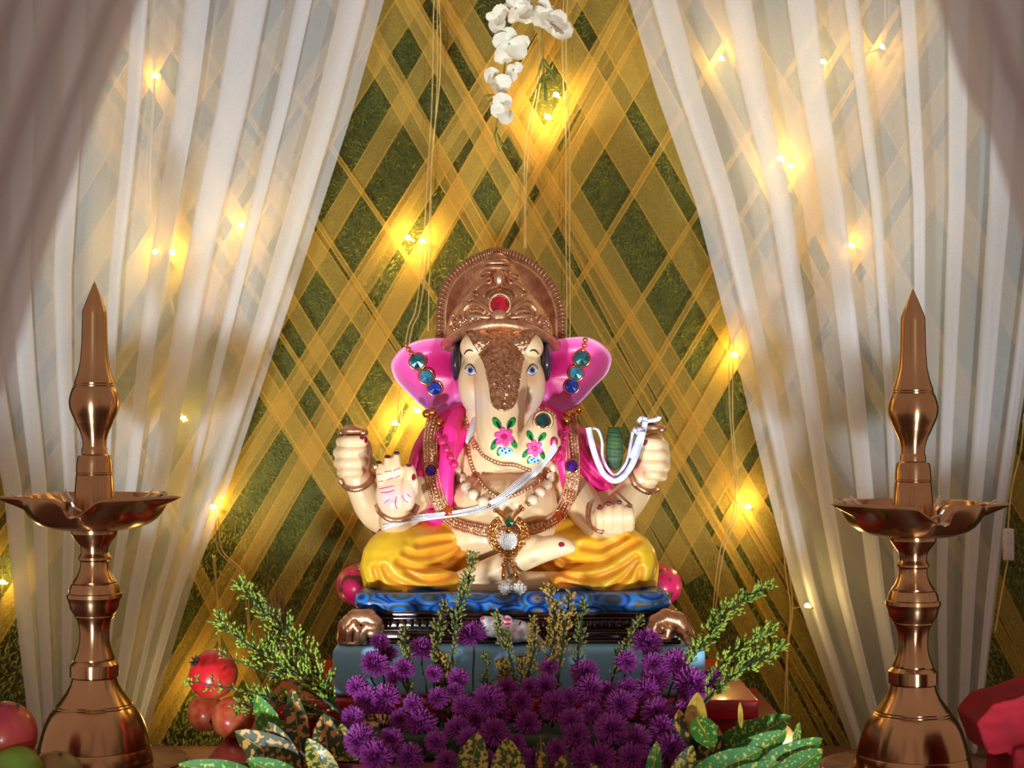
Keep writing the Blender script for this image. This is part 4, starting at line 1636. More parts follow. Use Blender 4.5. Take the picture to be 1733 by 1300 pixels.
# ================================================================== BRASS OIL LAMPS
PROF_TOP = [(477, .6), (480, 2), (500, 10.5), (524, 20), (528, 20.8), (532, 20.8), (580, 22), (610, 24), (630, 28.5), (648, 34.6), (650, 34.0), (652, 35.6), (654, 35.0), (656, 37), (665, 40), (674, 42.3), (682, 42.8), (692, 41.4),
            (702, 37.6), (713, 32.4), (715, 31.8), (717, 31), (727, 26), (736, 22.6), (746, 20.4), (756, 20), (759, 21.5), (761, 22), (768, 22), (769, 23), (771, 27), (776, 29), (784, 30), (799, 31), (800, 30), (802, 31), (804, 30.2), (806, 31.3), (845, 34), (872, 36)]
PROF_STEM = [(893, 39.5), (898, 39.5), (901, 38.6), (903, 38.8), (908, 36), (916, 30), (922, 25.5), (928, 23.6), (936, 23), (940, 25), (943, 27), (947, 27), (950, 24), (956, 23.6), (966, 26), (975, 30), (984, 36.5), (986, 36.2), (988, 39), (996, 42), (1003, 43),
             (1004.5, 46), (1011, 46.5), (1016, 44), (1020, 42.5), (1030, 40.5), (1037, 36), (1041, 33.2), (1043, 33.4), (1048, 29.6), (1058, 26.4), (1070, 25), (1084, 25.2), (1098, 28.2), (1112, 33.6), (1115, 34.4), (1117, 34), (1119, 36.6), (1122, 39), (1124, 41), (1144, 41),
             (1146, 38), (1148, 37)]
PROF_BASE = [(1146, 37), (1158, 40.5), (1170, 47), (1182, 56), (1190, 62.5), (1192, 62.6), (1194, 65), (1196, 65), (1198, 68), (1208, 75), (1220, 81), (1234, 86), (1250, 90.4), (1263, 93), (1264, 92.4), (1266, 94), (1276, 96), (1284, 98), (1287, 98), (1287, 90), (1284, 60)]


def oil_lamp(cx, dy, y, rot, label, seed):
    s = S(y)
    c = W(cx, 1287 + dy, y)
    zt = lambda py: c.z + (1287 - py) * s
    t = thing('brass_oil_lamp', c, label, 'oil lamp')
    f = lambda P: [(r * s, zt(py)) for py, r in P]
    mk('finial', *lathe(f(PROF_TOP), c, 48), 'brass', t)
    mk('stem', *lathe(f(PROF_STEM), c, 48), 'brass', t)
    mk('base', *lathe(f(PROF_BASE), c, 64), 'brass', t)
    for o in t.children:
        o.data.set_sharp_from_angle(angle=0.5)
    # five-spouted oil bowl
    n = 200
    spouts = [-PI / 2 + k * 2 * PI / 5 + rot for k in range(5)]

    def g(a):
        d = min(abs((a - q + PI) % (2 * PI) - PI) for q in spouts)
        return math.exp(-(d / .165) ** 1.5), d

    prof = [(34, 897), (58, 896), (78, 892), (93, 886), (104, 878), (111, 869), (115.5, 861), (118, 854), (119.5, 849), (120.5, 844), (121, 838)]
    v, ff = [], []
    rows = []
    for shell in (0, 1):
        for k, (r, py) in enumerate(prof):
            tt_ = k / (len(prof) - 1)
            row = []
            for i in range(n):
                a = 2 * PI * i / n
                gg, d = g(a)
                hh = max(0, ((897 - py) / 59.0 - .64) / .36)
                rr = r * (1 + .37 * gg * hh ** .85 - .035 * (1 - gg) * math.cos(5 * (a - spouts[0])) * tt_)
                front = max(0, math.cos(a - spouts[0])) ** 8 * math.exp(-((((a - spouts[0] + PI) % (2 * PI)) - PI) / .20) ** 2)
                pz = py + (30 * front * tt_ ** 2) + 0
                if shell:
                    rr -= 3.4
                    pz -= 3.0 if k < len(prof) - 1 else 0
                row.append(len(v))
                v.append((c.x + rr * s * math.cos(a), c.y + rr * s * math.sin(a), zt(pz)))
            rows.append(row)
    K = len(prof)
    order = list(range(K)) + [2 * K - 1 - k for k in range(K)]
    for a_, b_ in zip(order, order[1:]):
        for i in range(n):
            j = (i + 1) % n
            ff.append((rows[a_][i], rows[a_][j], rows[b_][j], rows[b_][i]))
    ff.append(tuple(rows[0])[::-1])
    ff.append(tuple(rows[K]))
    mk('oil_bowl', v, ff, 'brass', t)
    rg_ = random.Random(seed)
    for q in spouts:
        a = q + rg_.uniform(-.05, .05)
        p0 = Vector((c.x + 84 * s * math.cos(a), c.y + 84 * s * math.sin(a), zt(860)))
        p1 = Vector((c.x + 118 * s * math.cos(a), c.y + 118 * s * math.sin(a), zt(846 + (8 if q == spouts[0] else 0))))
        p2 = Vector((c.x + 136 * s * math.cos(a), c.y + 136 * s * math.sin(a), zt(833 + (10 if q == spouts[0] else 0))))
        mk('wick', *tube([p0, p1, p2], [2.4 * s, 2.6 * s, 1.6 * s], 8), 'thread', t)
    # plate and stand below
    pl = mk('brass_plate', *lathe([(20 * s, c.z - .0055), (150 * s, c.z - .0055), (156 * s, c.z - .001), (157 * s, c.z + .001), (155 * s, c.z + .002), (148 * s, c.z - .0015), (100 * s, c.z - .001), (2 * s, c.z - .001)], c, 72), 'brass_dark')
    return t, pl, c


_, pl, c = oil_lamp(160, 0, -.15, 0.0, 'tall polished brass oil lamp standing left of the idol', 1)
tag(pl, 'round brass plate under the lamp beside the pomegranates', 'plate', 'plates under the brass lamps')
C1 = c
_, pl, c = oil_lamp(1545, 12, -.15, 0.10, 'tall polished brass oil lamp standing right of the idol', 2)
tag(pl, 'round brass plate under the lamp beside the red cloth', 'plate', 'plates under the brass lamps')
for q, lb_ in ((C1, 'dark wooden block under the brass plate near the pomegranates'), (c, 'dark wooden block under the brass plate near the red cloth')):
    st = thing('wooden_block', (q.x, q.y, TZ), lb_, 'stand', 'stands under the brass plates')
    mk('top', *lathe([(.088, q.z - .024), (.092, q.z - .021), (.092, q.z - .009), (.089, q.z - .006)], q, 40), 'dark_wood', st)
    mk('foot', *lathe([(.080, TZ), (.080, TZ + .006), (.070, TZ + .012), (.066, q.z - .03), (.072, q.z - .024)], q, 40), 'dark_wood', st)


# ================================================================== FRUIT
def fruit(name, c, r, m, label, cat_, tilt=(0, 0, 0), crown=True, squash=.94, group=None, mango=False):
    c = Vector(c)
    t = thing(name, c - Vector((0, 0, r * squash)), label, cat_, group)
    R_ = Matrix.Rotation(tilt[0], 3, 'X') @ Matrix.Rotation(tilt[1], 3, 'Y')
    v, f = ell((0, 0, 0), (r, r, r * squash), None, 28, 18)
    out = []
    for p in v:
        a = math.atan2(p.y, p.x)
        k = 1 + .025 * math.cos(5 * a + 1) * math.sin(math.acos(max(-1, min(1, p.z / (r * squash)))))
        if mango:
            k *= 1 + .10 * p.x / r
        q = Vector((p.x * k, p.y * k, p.z))
        out.append(R_ @ q + c)
    mk('flesh', out, f, m, t)
    if crown:
        mb = MB()
        ax = R_ @ Vector((0, 0, 1))
        for k in range(6):
            a = 2 * PI * k / 6
            o1 = R_ @ Vector((math.cos(a), math.sin(a), 0))
            b0 = c + ax * r * squash * .97
            mb.add(tube([b0 + o1 * r * .12, b0 + o1 * r * .15 + ax * r * .12, b0 + o1 * r * .24 + ax * r * .2], [r * .07, r * .06, r * .012], 6))
        mb.build('calyx', 'calyx', t)
    else:
        ax = R_ @ Vector((0, 0, 1))
        mk('stalk', *tube([c + ax * r * squash * .93, c + ax * r * squash * 1.06], [r * .09, r * .06], 8), 'calyx', t)
    return t


PG = 'pomegranates piled left of the idol'
fruit('pomegranate', W(361, 1141, -.185), 43 * S(-.185), 'pomegranate', 'large red pomegranate on top of the pile of three', 'pomegranate', (.7, -.7, 0), True, .92, PG)
fruit('pomegranate', (W(349, 1207, -.15).x, -.15, .035 + .0305), .0305, 'pomegranate_orange', 'small orange pomegranate at lower left, half hidden in the pile', 'pomegranate', (1.9, .5, 0), True, 1.0, PG)
fruit('pomegranate', (W(394, 1214, -.215).x, -.215, .035 + .0335), .0335, 'pomegranate_orange', 'orange pomegranate at lower right of the pile by the croton leaves', 'pomegranate', (2.5, .6, 0), True, 1.0, PG)
MG = 'fruit in the bowl at lower left'
fruit('mango', W(8, 1237, -.36), 52 * S(-.36), 'mango_red', 'dark red mango on top at the far left edge', 'mango', (.2, .5, 0), False, .95, MG, True)
fruit('mango', W(28, 1318, -.40), 62 * S(-.40), 'mango_green', 'bright green mango under the red one at lower left', 'mango', (.3, 1.2, 0), False, .75, MG, True)
fruit('mango', W(92, 1317, -.36), 48 * S(-.36), 'mango_brown', 'brownish green mango in front of the left lamp base', 'mango', (.3, .3, 0), False, .95, MG, True)
fruit('mango', W(-56, 1316, -.36), 46 * S(-.36), 'mango_green', 'green mango at the outer left edge of the bowl', 'mango', (.3, .3, 0), False, .9, MG, True)
mk_t = mk('fruit_bowl', *lathe([(.05, TZ), (.055, TZ + .004), (.03, TZ + .016), (.03, TZ + .036), (.09, -.052), (.12, -.040), (.138, -.024), (.140, -.023), (.137, -.027), (.118, -.045), (.09, -.047), (.002, -.047)], (W(22, 1300, -.37).x, -.375, 0), 56), 'steel')
tag(mk_t, 'steel fruit bowl holding the mangoes at lower left', 'bowl')

# red cloth bundle at lower right
def slab(outline, y0, y1):
    ol = cat(outline, 1, True)
    v, f = [], []
    n = len(ol)
    ny = 6
    for k in range(ny + 1):
        y = y0 + (y1 - y0) * k / ny
        for (x, z) in ol:
            p = W(x, z, -.38)
            v.append(Vector((p.x, y, p.z)))
    for k in range(ny):
        for i in range(n):
            a, b = k * n + i, k * n + (i + 1) % n
            f.append((a, b, b + n, a + n))
    f.append(tuple(range(n))[::-1])
    f.append(tuple(range(ny * n, (ny + 1) * n)))
    return v, f


rc = MB()
rc.add(slab([(1634, 1210), (1662, 1179), (1700, 1170), (1745, 1152), (1860, 1120), (1870, 1200), (1860, 1245), (1750, 1252), (1694, 1259), (1668, 1267), (1654, 1264)], -.44, -.32))
rc.add(slab([(1694, 1252), (1688, 1320), (1680, 1440), (1870, 1440), (1870, 1230), (1760, 1240)], -.455, -.31))
rcm = remesh(rc, .004, 3)
vv = []
for p in rcm.v:
    n_1 = noise.noise(Vector((p[0] * 8 + p[2] * 10, p[1] * 6, p[2] * 30)))
    n_2 = noise.noise(Vector((p[0] * 26, p[1] * 14, p[2] * 60 + 4)))
    q = Vector(p) + Vector((-.004, -.011, .003)) * n_1 + Vector((0, -.005, .001)) * n_2
    q.z = max(q.z, TZ + .0005)
    vv.append(q)
rcm.v = vv
tag(rcm.build('folded_cloth', 'red_cloth'), 'bright red folded cloth bundle at lower right beside the lamp', 'cloth')

# small brass cup half hidden behind the flowers
cpz = W(630, 1240, -.30)
cb = mk('brass_cup', *lathe([(.012, .035), (.024, .037), (.030, .052), (.031, .072), (.033, .084), (.031, .084), (.028, .070), (.026, .050), (.002, .044)], (cpz.x, -.30, 0), 36), 'brass')
tag(cb, 'small shiny brass cup half hidden among the purple flowers', 'cup')


# ================================================================== FLOWERS
def bloom_mesh(seed, r=1.0):
    rg = random.Random(seed)
    mb = MB()
    n = 210
    for k in range(n):
        t = (k + .5) / n
        pol = math.acos(1 - t * 1.22)          # 0 = straight up
        az = k * 2.39996 + rg.uniform(-.2, .2)
        ln = r * (0.70 + .34 * math.sin(min(pol, PI / 2))) * rg.uniform(.86, 1.1)
        d = Vector((math.sin(pol) * math.cos(az), math.sin(pol) * math.sin(az), math.cos(pol)))
        sd = Vector((-math.sin(az), math.cos(az), 0))
        up = sd.cross(d)
        b0 = d * r * .12
        p1 = d * ln * .62 + up * r * rg.uniform(-.06, .08)
        p2 = d * ln + up * r * rg.uniform(-.14, .06)
        w0, w1 = r * .03, r * .075
        n0 = len(mb.v)
        mb.v += [tuple(q) for q in (b0 - sd * w0, b0 + sd * w0, p1 + sd * w1, p1 - sd * w1, p2 + sd * w1 * .35, p2 - sd * w1 * .35)]
        mb.f += [(n0, n0 + 1, n0 + 2, n0 + 3), (n0 + 3, n0 + 2, n0 + 4, n0 + 5)]
    return mb


BL = []
for sd in range(4):
    mb = bloom_mesh(sd)
    me = bpy.data.meshes.new('petals')
    me.from_pydata(mb.v, [], mb.f)
    me.materials.append(M['purple'])
    BL.append(me)
core_me = bpy.data.meshes.new('flower_core')
v, f = ell((0, 0, -.05), (.42, .42, .40), None, 12, 8)
core_me.from_pydata([tuple(p) for p in v], [], f)
core_me.materials.append(M['purple_core'])
sep_me = bpy.data.meshes.new('sepals')
v, f = lathe([(.05, -.62), (.16, -.55), (.26, -.38), (.30, -.22)], (0, 0, 0), 10)
sep_me.from_pydata([tuple(p) for p in v], [], f)
sep_me.materials.append(M['stem'])
FLW = [(643, 1087, 17), (634, 1124, 23), (655, 1108, 18), (668, 1142, 16), (716, 1100, 23), (685, 1132, 17), (798, 1075, 25), (605, 1163, 18), (622, 1186, 23), (652, 1183, 25), (597, 1216, 20), (712, 1226, 27), (610, 1254, 27), (638, 1281, 28), (693, 1281, 23),
       (776, 1148, 18), (770, 1170, 15), (786, 1196, 20), (828, 1188, 28), (858, 1166, 18), (882, 1190, 20), (774, 1234, 22), (796, 1254, 22), (836, 1241, 25), (893, 1226, 22), (930, 1129, 16), (922, 1163, 22), (939, 1196, 25), (967, 1222, 22), (976, 1246, 22), (906, 1288, 22), (986, 1288, 24),
       (990, 1140, 23), (998, 1168, 25), (1094, 1090, 27), (1060, 1121, 19), (1104, 1124, 19), (1108, 1152, 25), (1142, 1122, 25), (1168, 1160, 31), (1205, 1150, 18), (1092, 1170, 22), (1050, 1194, 26), (1112, 1206, 26), (1034, 1234, 28), (1076, 1252, 26), (1122, 1236, 24), (1134, 1268, 26), (1014, 1287, 28),
       (1068, 1284, 24), (1100, 1292, 22), (942, 1272, 20), (742, 1182, 19), (700, 1192, 17), (738, 1256, 19), (756, 1290, 20), (820, 1288, 20), (872, 1262, 20), (662, 1252, 20), (676, 1218, 18), (1000, 1208, 20), (962, 1182, 18), (1026, 1172, 19), (896, 1164, 17), (1062, 1166, 18), (804, 1220, 18), (846, 1212, 18), (866, 1292, 20), (1160, 1205, 20), (735, 1140, 15)]
FLW.sort(key=lambda q: q[1])
rows_, cur = [], []
edges = [1112, 1140, 1158, 1176, 1194, 1214, 1232, 1252, 1274, 1400]
rown = ['topmost', 'second', 'third', 'fourth', 'fifth', 'sixth', 'seventh', 'eighth', 'ninth', 'lowest']
buckets = [[] for _ in edges]
for q in FLW:
    for k, e in enumerate(edges):
        if q[1] < e:
            buckets[k].append(q)
            break
ordn = ['first', 'second', 'third', 'fourth', 'fifth', 'sixth', 'seventh', 'eighth', 'ninth', 'tenth', 'eleventh', 'twelfth']
rgf = random.Random(12)
FZ = .085
for k, bk in enumerate(buckets):
    bk.sort()
    for j, (px, py, r) in enumerate(bk):
        y = interp(py, [(1075, -.262), (1120, -.285), (1200, -.345), (1300, -.435)]) + rgf.uniform(-.012, .012)
        c = W(px, py, y)
        rr = r * S(y) * 1.06
        lab = 'purple aster bloom, %s from left in the %s row of flowers' % (ordn[j], rown[k])
        if px == 798:
            lab = 'purple aster bloom standing alone just left of the white mouse'
        elif px == 1168:
            lab = 'largest purple aster bloom at the right end of the flower bed'
        elif px == 643:
            lab = 'small purple aster bloom just below the left gold scroll foot'
        elif px == 1094:
            lab = 'purple aster bloom just left of the right gold scroll foot'
        t = thing('aster', (c.x, c.y, c.z), lab, 'flower', 'purple asters massed in front of the pedestal')
        if py < 1110:
            nrm = Vector((rgf.uniform(-.35, .35), -.55, .85))
        else:
            nrm = Vector((rgf.uniform(-.4, .4), -.9, .45 + rgf.uniform(-.2, .3)))
        qn = nrm.normalized().to_track_quat('Z', 'Y')
        t.rotation_euler = (0, 0, 0)
        R3 = qn.to_matrix().to_4x4() @ Matrix.Rotation(rgf.uniform(0, 6), 4, 'Z') @ Matrix.Diagonal((rr, rr, rr * rgf.uniform(.8, 1.0), 1))
        for nm, me in (('petals', BL[rgf.randrange(4)]), ('flower_core', core_me), ('sepals', sep_me)):
            o = bpy.data.objects.new(nm, me)
            COL.objects.link(o)
            o.parent = t
            o.matrix_local = R3
        dn = -(nrm.normalized()) * rr * .5
        base = Vector((c.x * .93, -.33 + (c.y + .33) * .55, max(.036, min(FZ - .01, c.z - .02))))
        if c.z > FZ:
            mk('stem', *tube(cat([tuple(c + dn), tuple(c + dn * 1.6 + Vector((0, 0, -.015))), tuple((c + base) / 2 + Vector((0, .01, 0))), tuple(base)], 4), .0016, 6), 'stem', t)
        else:
            mk('stem', *tube([c + dn, c + dn * 1.8 + Vector((0, .012, -.002)), Vector((c.x, c.y + .05, max(.045, c.z)))], .0016, 6), 'stem', t)
fo = mk('flower_foam', *rbox((-.275, -.385, .035), (.315, -.275, FZ - .012), .008), 'stem')
tag(fo, 'dark green foam block holding the purple flower stems', 'foam')


def sprig(pts, y0, y1, colr, label, rg_seed, spread=26, dens=1.0, leafy=True, bud=3.0):
    """flowering stalk: pts from tip to base in photo pixels"""
    rg = random.Random(rg_seed)
    P = cat(pts, 14)
    n = len(P)
    wp = [W(p[0], p[1], y0 + (y1 - y0) * i / (n - 1)) for i, p in enumerate(P)]
    t = thing('budding_sprig', wp[-1], label, 'sprig', 'budding green sprigs around the pedestal')
    mk('stem', *tube(wp, [.0008 + .0016 * i / n for i in range(n)], 6), 'stem', t)
    mb, br = MB(), MB()
    fr = frames(wp)
    acc = 0
    for i in range(1, int(n * .82)):
        tt_ = i / n
        L_ = spread * (0.25 + .9 * math.sin(PI * min(1, .12 + tt_ * .85))) * S() * rg.uniform(.7, 1.15)
        for s in range(2 if dens >= 1 else 1):
            if rg.random() > .78 * dens:
                continue
            t_, a, b = fr[i]
            ang = rg.uniform(0, 2 * PI)
            d = (a * math.cos(ang) * .7 + b * math.sin(ang) - t_ * rg.uniform(.5, 1.0)).normalized()
            d = (d + Vector((0, 0, .15))).normalized()
            e = wp[i] + d * L_
            br.add(tube([wp[i], wp[i] + d * L_ * .5 + Vector((0, 0, -.001)), e], [.0007, .0006, .0004], 4))
            kb = 4 if L_ > .014 else 2
            for q in range(kb):
                u = .35 + .65 * (q + .5) / kb
                side = Vector((rg.uniform(-1, 1), rg.uniform(-1, 1), rg.uniform(-.3, 1))).normalized()
                c = wp[i] + d * L_ * u + side * .0026
                qd = (d + side * .8).normalized().to_track_quat('Z', 'Y').to_matrix()
                bs = bud * S() * .5 * rg.uniform(.75, 1.2)
                mb.add(ell(c, (bs * .8, bs * .8, bs * 1.5), qd, 6, 4))
    mb.add(ell(wp[0], (bud * S() * .5, bud * S() * .5, bud * S() * .8), None, 6, 4))
    tag(mb.build('buds', colr, t), kind='stuff')
    tag(br.build('branchlets', 'stem', t), kind='stuff')
    return t


SPR = [([(404, 986), (452, 1042), (500, 1087), (540, 1140), (562, 1185), (600, 1230)], -.23, -.30, 'bud_green', 'longest green budding sprig rising at far left below the curtain', 30, 1.3, 4.6),
       ([(368, 1045), (412, 1086), (470, 1122), (545, 1172), (600, 1235)], -.25, -.31, 'bud_green', 'green budding sprig leaning over the top red pomegranate', 25, 1.1, 4.8),
       ([(372, 1106), (424, 1128), (485, 1152), (556, 1190), (605, 1240)], -.27, -.32, 'bud_green', 'green budding sprig crossing the right side of the red pomegranate', 15, .8, 4.4),
       ([(313, 1153), (372, 1162), (442, 1178), (540, 1205), (610, 1245)], -.28, -.33, 'bud_green', 'green budding sprig reaching furthest left across the pomegranate', 15, .85, 4.4),
       ([(450, 1085), (490, 1120), (540, 1165), (600, 1230)], -.24, -.30, 'bud_green', 'short dense green sprig in the middle of the left spray', 30, 1.3, 4.4),
       ([(400, 1200), (450, 1188), (510, 1196), (600, 1240)], -.29, -.33, 'bud_green', 'lowest green sprig of the left spray above the croton leaves', 22, 1.2, 4.2),
       ([(1305, 990), (1262, 1014), (1222, 1046), (1192, 1086), (1160, 1135), (1130, 1230)], -.24, -.31, 'bud_green', 'highest green budding sprig reaching right of the pedestal', 20, 1.1, 5.0),
       ([(1308, 1064), (1272, 1084), (1232, 1114), (1202, 1155), (1140, 1235)], -.25, -.32, 'bud_green', 'middle green budding sprig reaching right of the pedestal', 20, 1.1, 5.0),
       ([(1324, 1094), (1290, 1110), (1252, 1134), (1212, 1170), (1150, 1240)], -.26, -.33, 'bud_green', 'lowest green budding sprig reaching right over the red stool', 20, 1.1, 5.0),
       ([(800, 938), (792, 985), (778, 1030), (766, 1100), (762, 1230)], -.25, -.31, 'bud_olive', 'tallest olive sprig standing before the cushion, left of the pendant', 14, 1.1, 4.6),
       ([(752, 1020), (744, 1060), (738, 1110), (742, 1230)], -.25, -.31, 'bud_olive', 'olive sprig before the dark throne, left of the mouse', 13, 1.1, 4.6),
       ([(684, 1065), (686, 1100), (690, 1150), (700, 1230)], -.26, -.31, 'bud_olive', 'short olive sprig near the left end of the pedestal', 12, 1.0, 4.4),
       ([(926, 990), (940, 1040), (935, 1090), (920, 1150), (910, 1230)], -.25, -.31, 'bud_yellow', 'tallest yellowish sprig standing right of the mouse', 17, 1.2, 4.8),
       ([(965, 1005), (958, 1050), (950, 1110), (935, 1230)], -.25, -.31, 'bud_yellow', 'yellowish sprig with loose buds right beside the tallest yellow one', 14, 1.0, 4.6),
       ([(988, 1020), (982, 1075), (976, 1130), (970, 1230)], -.25, -.31, 'bud_olive', 'olive sprig standing well right of the mouse before the pedestal', 14, 1.0, 4.6),
       ([(1084, 1046), (1064, 1085), (1040, 1135), (1020, 1230)], -.25, -.31, 'bud_olive', 'slanting olive sprig left of the right gold scroll foot', 13, 1.0, 4.2),
       ([(842, 1040), (852, 1080), (866, 1125), (880, 1230)], -.26, -.31, 'bud_olive', 'olive sprig crossing in front of the white mouse', 13, 1.0, 4.6),
       ([(902, 1048), (906, 1090), (896, 1140), (890, 1230)], -.26, -.31, 'bud_yellow', 'yellowish sprig at the tail of the white mouse', 14, 1.1, 4.6),
       ([(822, 1108), (824, 1140), (826, 1180), (830, 1230)], -.27, -.31, 'bud_olive', 'tiny olive sprig before the pedestal below the mouse head', 11, 1.0, 4.2),
       ([(748, 1108), (752, 1150), (756, 1190), (760, 1235)], -.28, -.32, 'bud_yellow', 'thick yellow sprig among the left purple flowers', 18, 1.3, 4.8),
       ([(848, 1120), (856, 1150), (868, 1190), (875, 1235)], -.28, -.32, 'bud_yellow', 'small yellow sprig below the white mouse', 15, 1.1, 4.4),
       ([(884, 1112), (882, 1150), (880, 1230)], -.28, -.32, 'bud_yellow', 'short yellow sprig in the middle of the pedestal front', 13, 1.1, 4.4)]
for i, (pts, a, b, m_, lab, spd, dn, bd_) in enumerate(SPR):
    sprig(pts, a, b, m_, lab, 40 + i, spd, dn, True, bd_)

# reddish dried grass tuft behind the left spray
dg = thing('dried_grass_tuft', W(455, 1120, -.19), 'dry reddish grass tuft sticking up behind the left green spray', 'grass')
rgd = random.Random(3)
M['dry'] = mat('dry_grass', srgb(110, 62, 54), .7, 0, srgb(80, 44, 40), 60)
for k in range(12):
    x1_, y1_ = 440 + rgd.uniform(0, 42), 990 + rgd.uniform(0, 50)
    mk('blade', *tube([W(470 + rgd.uniform(-8, 8), 1150, -.20), W((470 + x1_) / 2 + 4, (1140 + y1_) / 2, -.19), W(x1_, y1_, -.18 + rgd.uniform(-.02, .02))], [.0016, .0018, .0006], 5), 'dry', dg)


# ------------------------------------------------------------------ croton leaves
def leaf(base, tip, wpx, yb, yt, m, parent, curl=.2, droop=0.0, twist=0.0):
    a, b = W(base[0], base[1], yb), W(tip[0], tip[1], yt)
    ax = b - a
    L_ = ax.length
    d = ax.normalized()
    side = d.cross(Vector((math.sin(twist), -math.cos(twist), .25))).normalized()
    up = side.cross(d).normalized()
    if up.y > 0:
        up = -up
    nl, nw = 14, 6
    hw = wpx * S(yb) / 2
    v, f = [], []
    for i in range(nl + 1):
        t = i / nl
        wd = hw * (math.sin(PI * min(1, (t * .94 + .03)) ** .85) ** .8) * (1 if t < .97 else .3)
        c = a + ax * t + up * (L_ * curl * (t - t * t)) - Vector((0, 0, 1)) * droop * L_ * t * t
        for j in range(nw + 1):
            u = j / nw * 2 - 1
            wv = .06 * math.sin(t * 17 + j) * abs(u)
            v.append(c + side * wd * u + up * (wd * (.30 * abs(u) - .1 + wv)))
    for i in range(nl):
        for j in range(nw):
            x = i * (nw + 1) + j
            f.append((x, x + 1, x + nw + 2, x + nw + 1))
    v = [Vector((p.x, p.y, max(p.z, .0375))) if (p.y > -.41 and abs(p.x) < .47) else p for p in v]
    k0 = len(v)
    v += [p - up * .0008 for p in v[:k0]]
    for i in range(nl):
        for j in range(nw):
            x = k0 + i * (nw + 1) + j
            f.append((x + nw + 1, x + nw + 2, x + 1, x))
    o = mk('leaf', v, f, m, parent)
    mk('midrib', *tube([v[i * (nw + 1) + nw // 2] + up * .0004 for i in range(nl + 1)], [.0013 * (1 - i / (nl + 1)) + .0003 for i in range(nl + 1)], 5), 'croton_yellow', o)
    return o


def croton(loc, label, leaves, stem_pts):
    t = thing('croton_sprig', loc, label, 'leaves', 'croton foliage along the front')
    mk('stem', *tube(stem_pts, .0024, 7), 'stem', t)
    for l in leaves:
        leaf(*l[:6], t, *(l[6:]))
    return t


croton(W(520, 1330, -.42), 'left croton sprig with green and brown spotted leaves by the pomegranates',
       [((478, 1275), (433, 1176), 42, -.38, -.36, 'croton_green', .1), ((512, 1290), (494, 1165), 40, -.37, -.34, 'croton_dark', .1), ((530, 1320), (398, 1238), 66, -.41, -.42, 'croton_dark', .12),
        ((560, 1325), (548, 1208), 56, -.40, -.38, 'croton_dark', .12), ((590, 1320), (578, 1225), 44, -.40, -.38, 'croton', .1), ((500, 1330), (455, 1222), 52, -.42, -.41, 'croton_dark', .1),
        ((440, 1318), (302, 1294), 40, -.43, -.44, 'croton_green', .25), ((520, 1335), (418, 1285), 46, -.44, -.45, 'croton_green', .2), ((570, 1340), (520, 1250), 48, -.43, -.43, 'croton', .1), ((470, 1200), (428, 1150), 1, -.36, -.35, 'croton_green', .1)][:9],
       [Vector((W(520, 1345, -.42).x, -.42, TZ)), W(520, 1345, -.42), W(515, 1310, -.41), W(505, 1270, -.39)])
croton(W(860, 1345, -.46), 'middle croton sprig with yellow spotted leaves before the purple flowers',
       [((792, 1335), (809, 1240), 54, -.46, -.455, 'croton', .08), ((862, 1345), (858, 1249), 58, -.46, -.455, 'croton', .08), ((918, 1330), (915, 1246), 22, -.46, -.455, 'croton_dark', .06), ((950, 1340), (957, 1276), 40, -.46, -.455, 'croton_dark', .1),
        ((1100, 1335), (1112, 1254), 26, -.46, -.455, 'croton_green', .05), ((1020, 1345), (1000, 1292), 34, -.46, -.46, 'croton', .1)],
       [Vector((W(860, 1350, -.46).x, -.46, TZ)), W(860, 1350, -.46), W(870, 1342, -.455), W(880, 1336, -.45)])
croton(W(1230, 1330, -.42), 'right croton sprig with broad glossy green leaves near the lamp plate',
       [((1172, 1262), (1181, 1172), 40, -.38, -.36, 'croton_yellow', .12), ((1178, 1215), (1208, 1268), 44, -.40, -.43, 'croton_green', .15), ((1185, 1300), (1338, 1212), 64, -.38, -.34, 'croton_green', .16), ((1205, 1320), (1332, 1238), 56, -.42, -.40, 'croton_green', .14),
        ((1260, 1320), (1392, 1250), 46, -.42, -.40, 'croton_green', .2), ((1300, 1340), (1392, 1268), 52, -.43, -.41, 'croton_green', .2), ((1254, 1232), (1252, 1188), 9, -.39, -.38, 'croton_yellow', .1), ((1344, 1266), (1353, 1222), 13, -.41, -.40, 'croton_green', .05),
        ((1150, 1300), (1150, 1200), 34, -.40, -.37, 'croton_dark', .1), ((1180, 1325), (1215, 1228), 40, -.41, -.39, 'croton_dark', .1), ((1160, 1330), (1290, 1268), 54, -.44, -.44, 'croton_green', .18), ((1200, 1345), (1320, 1290), 44, -.45, -.45, 'croton_green', .2), ((1140, 1340), (1172, 1262), 40, -.44, -.43, 'croton', .1)],
       [Vector((W(1225, 1345, -.43).x, -.43, TZ)), W(1225, 1345, -.43), W(1215, 1310, -.41), W(1190, 1260, -.39)])


# ------------------------------------------------------------------ hanging silk blossoms
def petal_mesh(L_, wd):
    v, f = [], []
    for i in range(7):
        t = i / 6
        ww = wd * math.sin(PI * (.10 + .82 * t)) ** .7
        for j in range(5):
            u = j / 4 * 2 - 1
            v.append((u * ww, t * L_, .10 * L_ * math.sin(PI * t) + .10 * wd * u * u + .05 * L_ * math.sin(5 * u + t * 4)))
    for i in range(6):
        for j in range(4):
            x = i * 5 + j
            f.append((x, x + 1, x + 6, x + 5))
    me = bpy.data.meshes.new('petal')
    me.from_pydata(v, [], f)
    me.polygons.foreach_set('use_smooth', [True] * len(f))
    me.materials.append(M['petal_white'])
    return me


PET = petal_mesh(.027, .014)


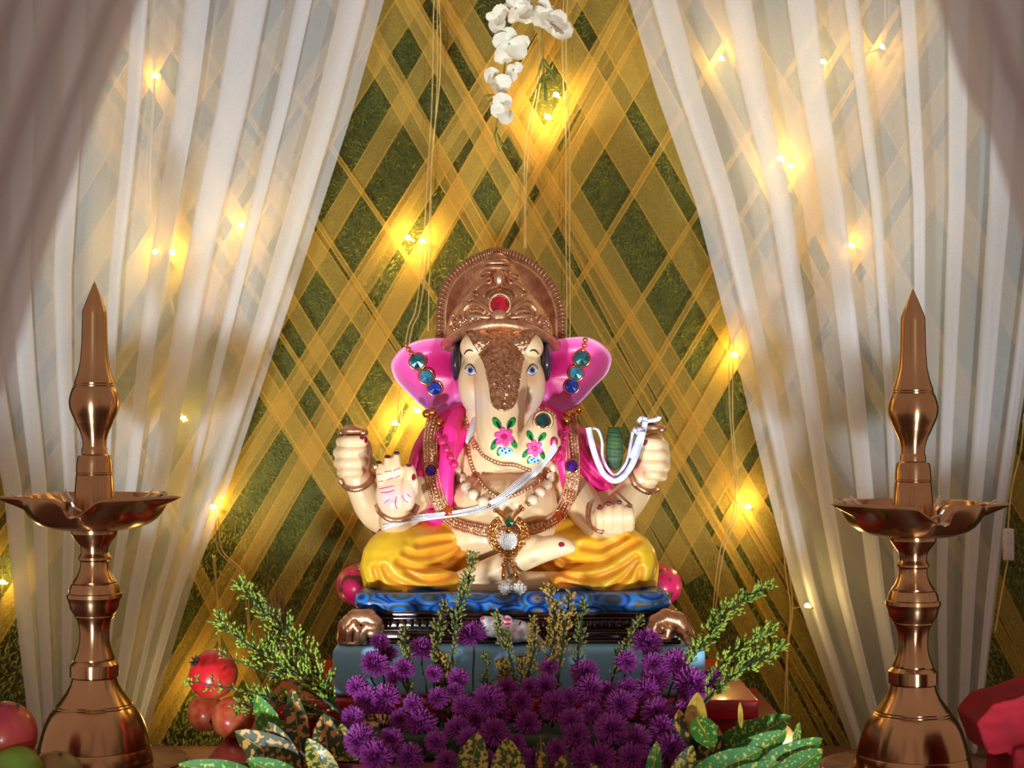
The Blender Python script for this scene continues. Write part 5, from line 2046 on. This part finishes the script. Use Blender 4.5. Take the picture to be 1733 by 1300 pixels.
def strand(label, stem, blooms, y, leaves):
    wp = [W(p[0], p[1], y) for p in cat(stem, 8)]
    t = thing('silk_flower_strand', wp[0], label, 'artificial flowers', 'white silk blossom strands hanging at the top')
    mk('stem', *tube(wp, .0014, 6), 'stem_light', t)
    rg = random.Random(len(blooms) * 7)
    for (px, py, r, a0, npet) in blooms:
        c = W(px, py, y - .012)
        b = mk('blossom', *ell(c, (.0035, .003, .0035), None, 10, 6), 'bud_green', t)
        nr = Vector((rg.uniform(-.5, .5), -1, rg.uniform(-.5, .2))).normalized()
        q = nr.to_track_quat('Z', 'Y').to_matrix().to_4x4()
        for k in range(npet):
            o = bpy.data.objects.new('petal', PET)
            COL.objects.link(o)
            o.parent = b
            sc_ = r / 25.0
            o.matrix_local = Matrix.Translation(c - ROOT[t.name]) @ q @ Matrix.Rotation(a0 + k * 2 * PI / npet + rg.uniform(-.25, .25), 4, 'Z') @ Matrix.Rotation(rg.uniform(-.3, 1.15), 4, 'X') @ Matrix.Rotation(rg.uniform(-.5, .5), 4, 'Y') @ Matrix.Scale(sc_ * rg.uniform(.95, 1.4), 4)
    for (px, py, dx, dy) in leaves:
        a, b2 = W(px, py, y - .004), W(px + dx, py + dy, y - .008)
        mk('leaflet', *tube([a, (a + b2) / 2, b2], [.0008, .0028, .0004], 6, True, .4), 'stem_light', t)
    return t


M['stem_light'] = mat('silk_stem', srgb(120, 136, 52), .6, 0, srgb(96, 112, 40), 60)
strand('longer left strand of white silk blossoms hanging above the crown', [(868, -60), (862, 0), (858, 70), (852, 130), (846, 180), (838, 230), (846, 256)],
       [(872, 14, 26, .3, 5), (846, 28, 24, 1.2, 4), (862, 74, 28, .2, 5), (868, 118, 16, .8, 3), (836, 142, 27, .6, 4), (858, 186, 25, .1, 4)], .27,
       [(838, 165, -14, 10), (836, 160, -20, 4), (842, 215, -8, 22), (842, 225, 8, 26), (848, 240, 12, 14)])
strand('shorter right strand of white silk blossoms hanging above the crown', [(908, -60), (914, 0), (918, 60), (920, 110), (922, 170)],
       [(896, 14, 26, .3, 5), (916, 22, 24, .9, 5), (932, 46, 29, .5, 5), (906, -20, 28, 0, 5)], .27,
       [(920, 95, -12, 40), (921, 100, 14, 24), (922, 120, -16, 34), (922, 140, 3, 34), (921, 110, 18, 30)])
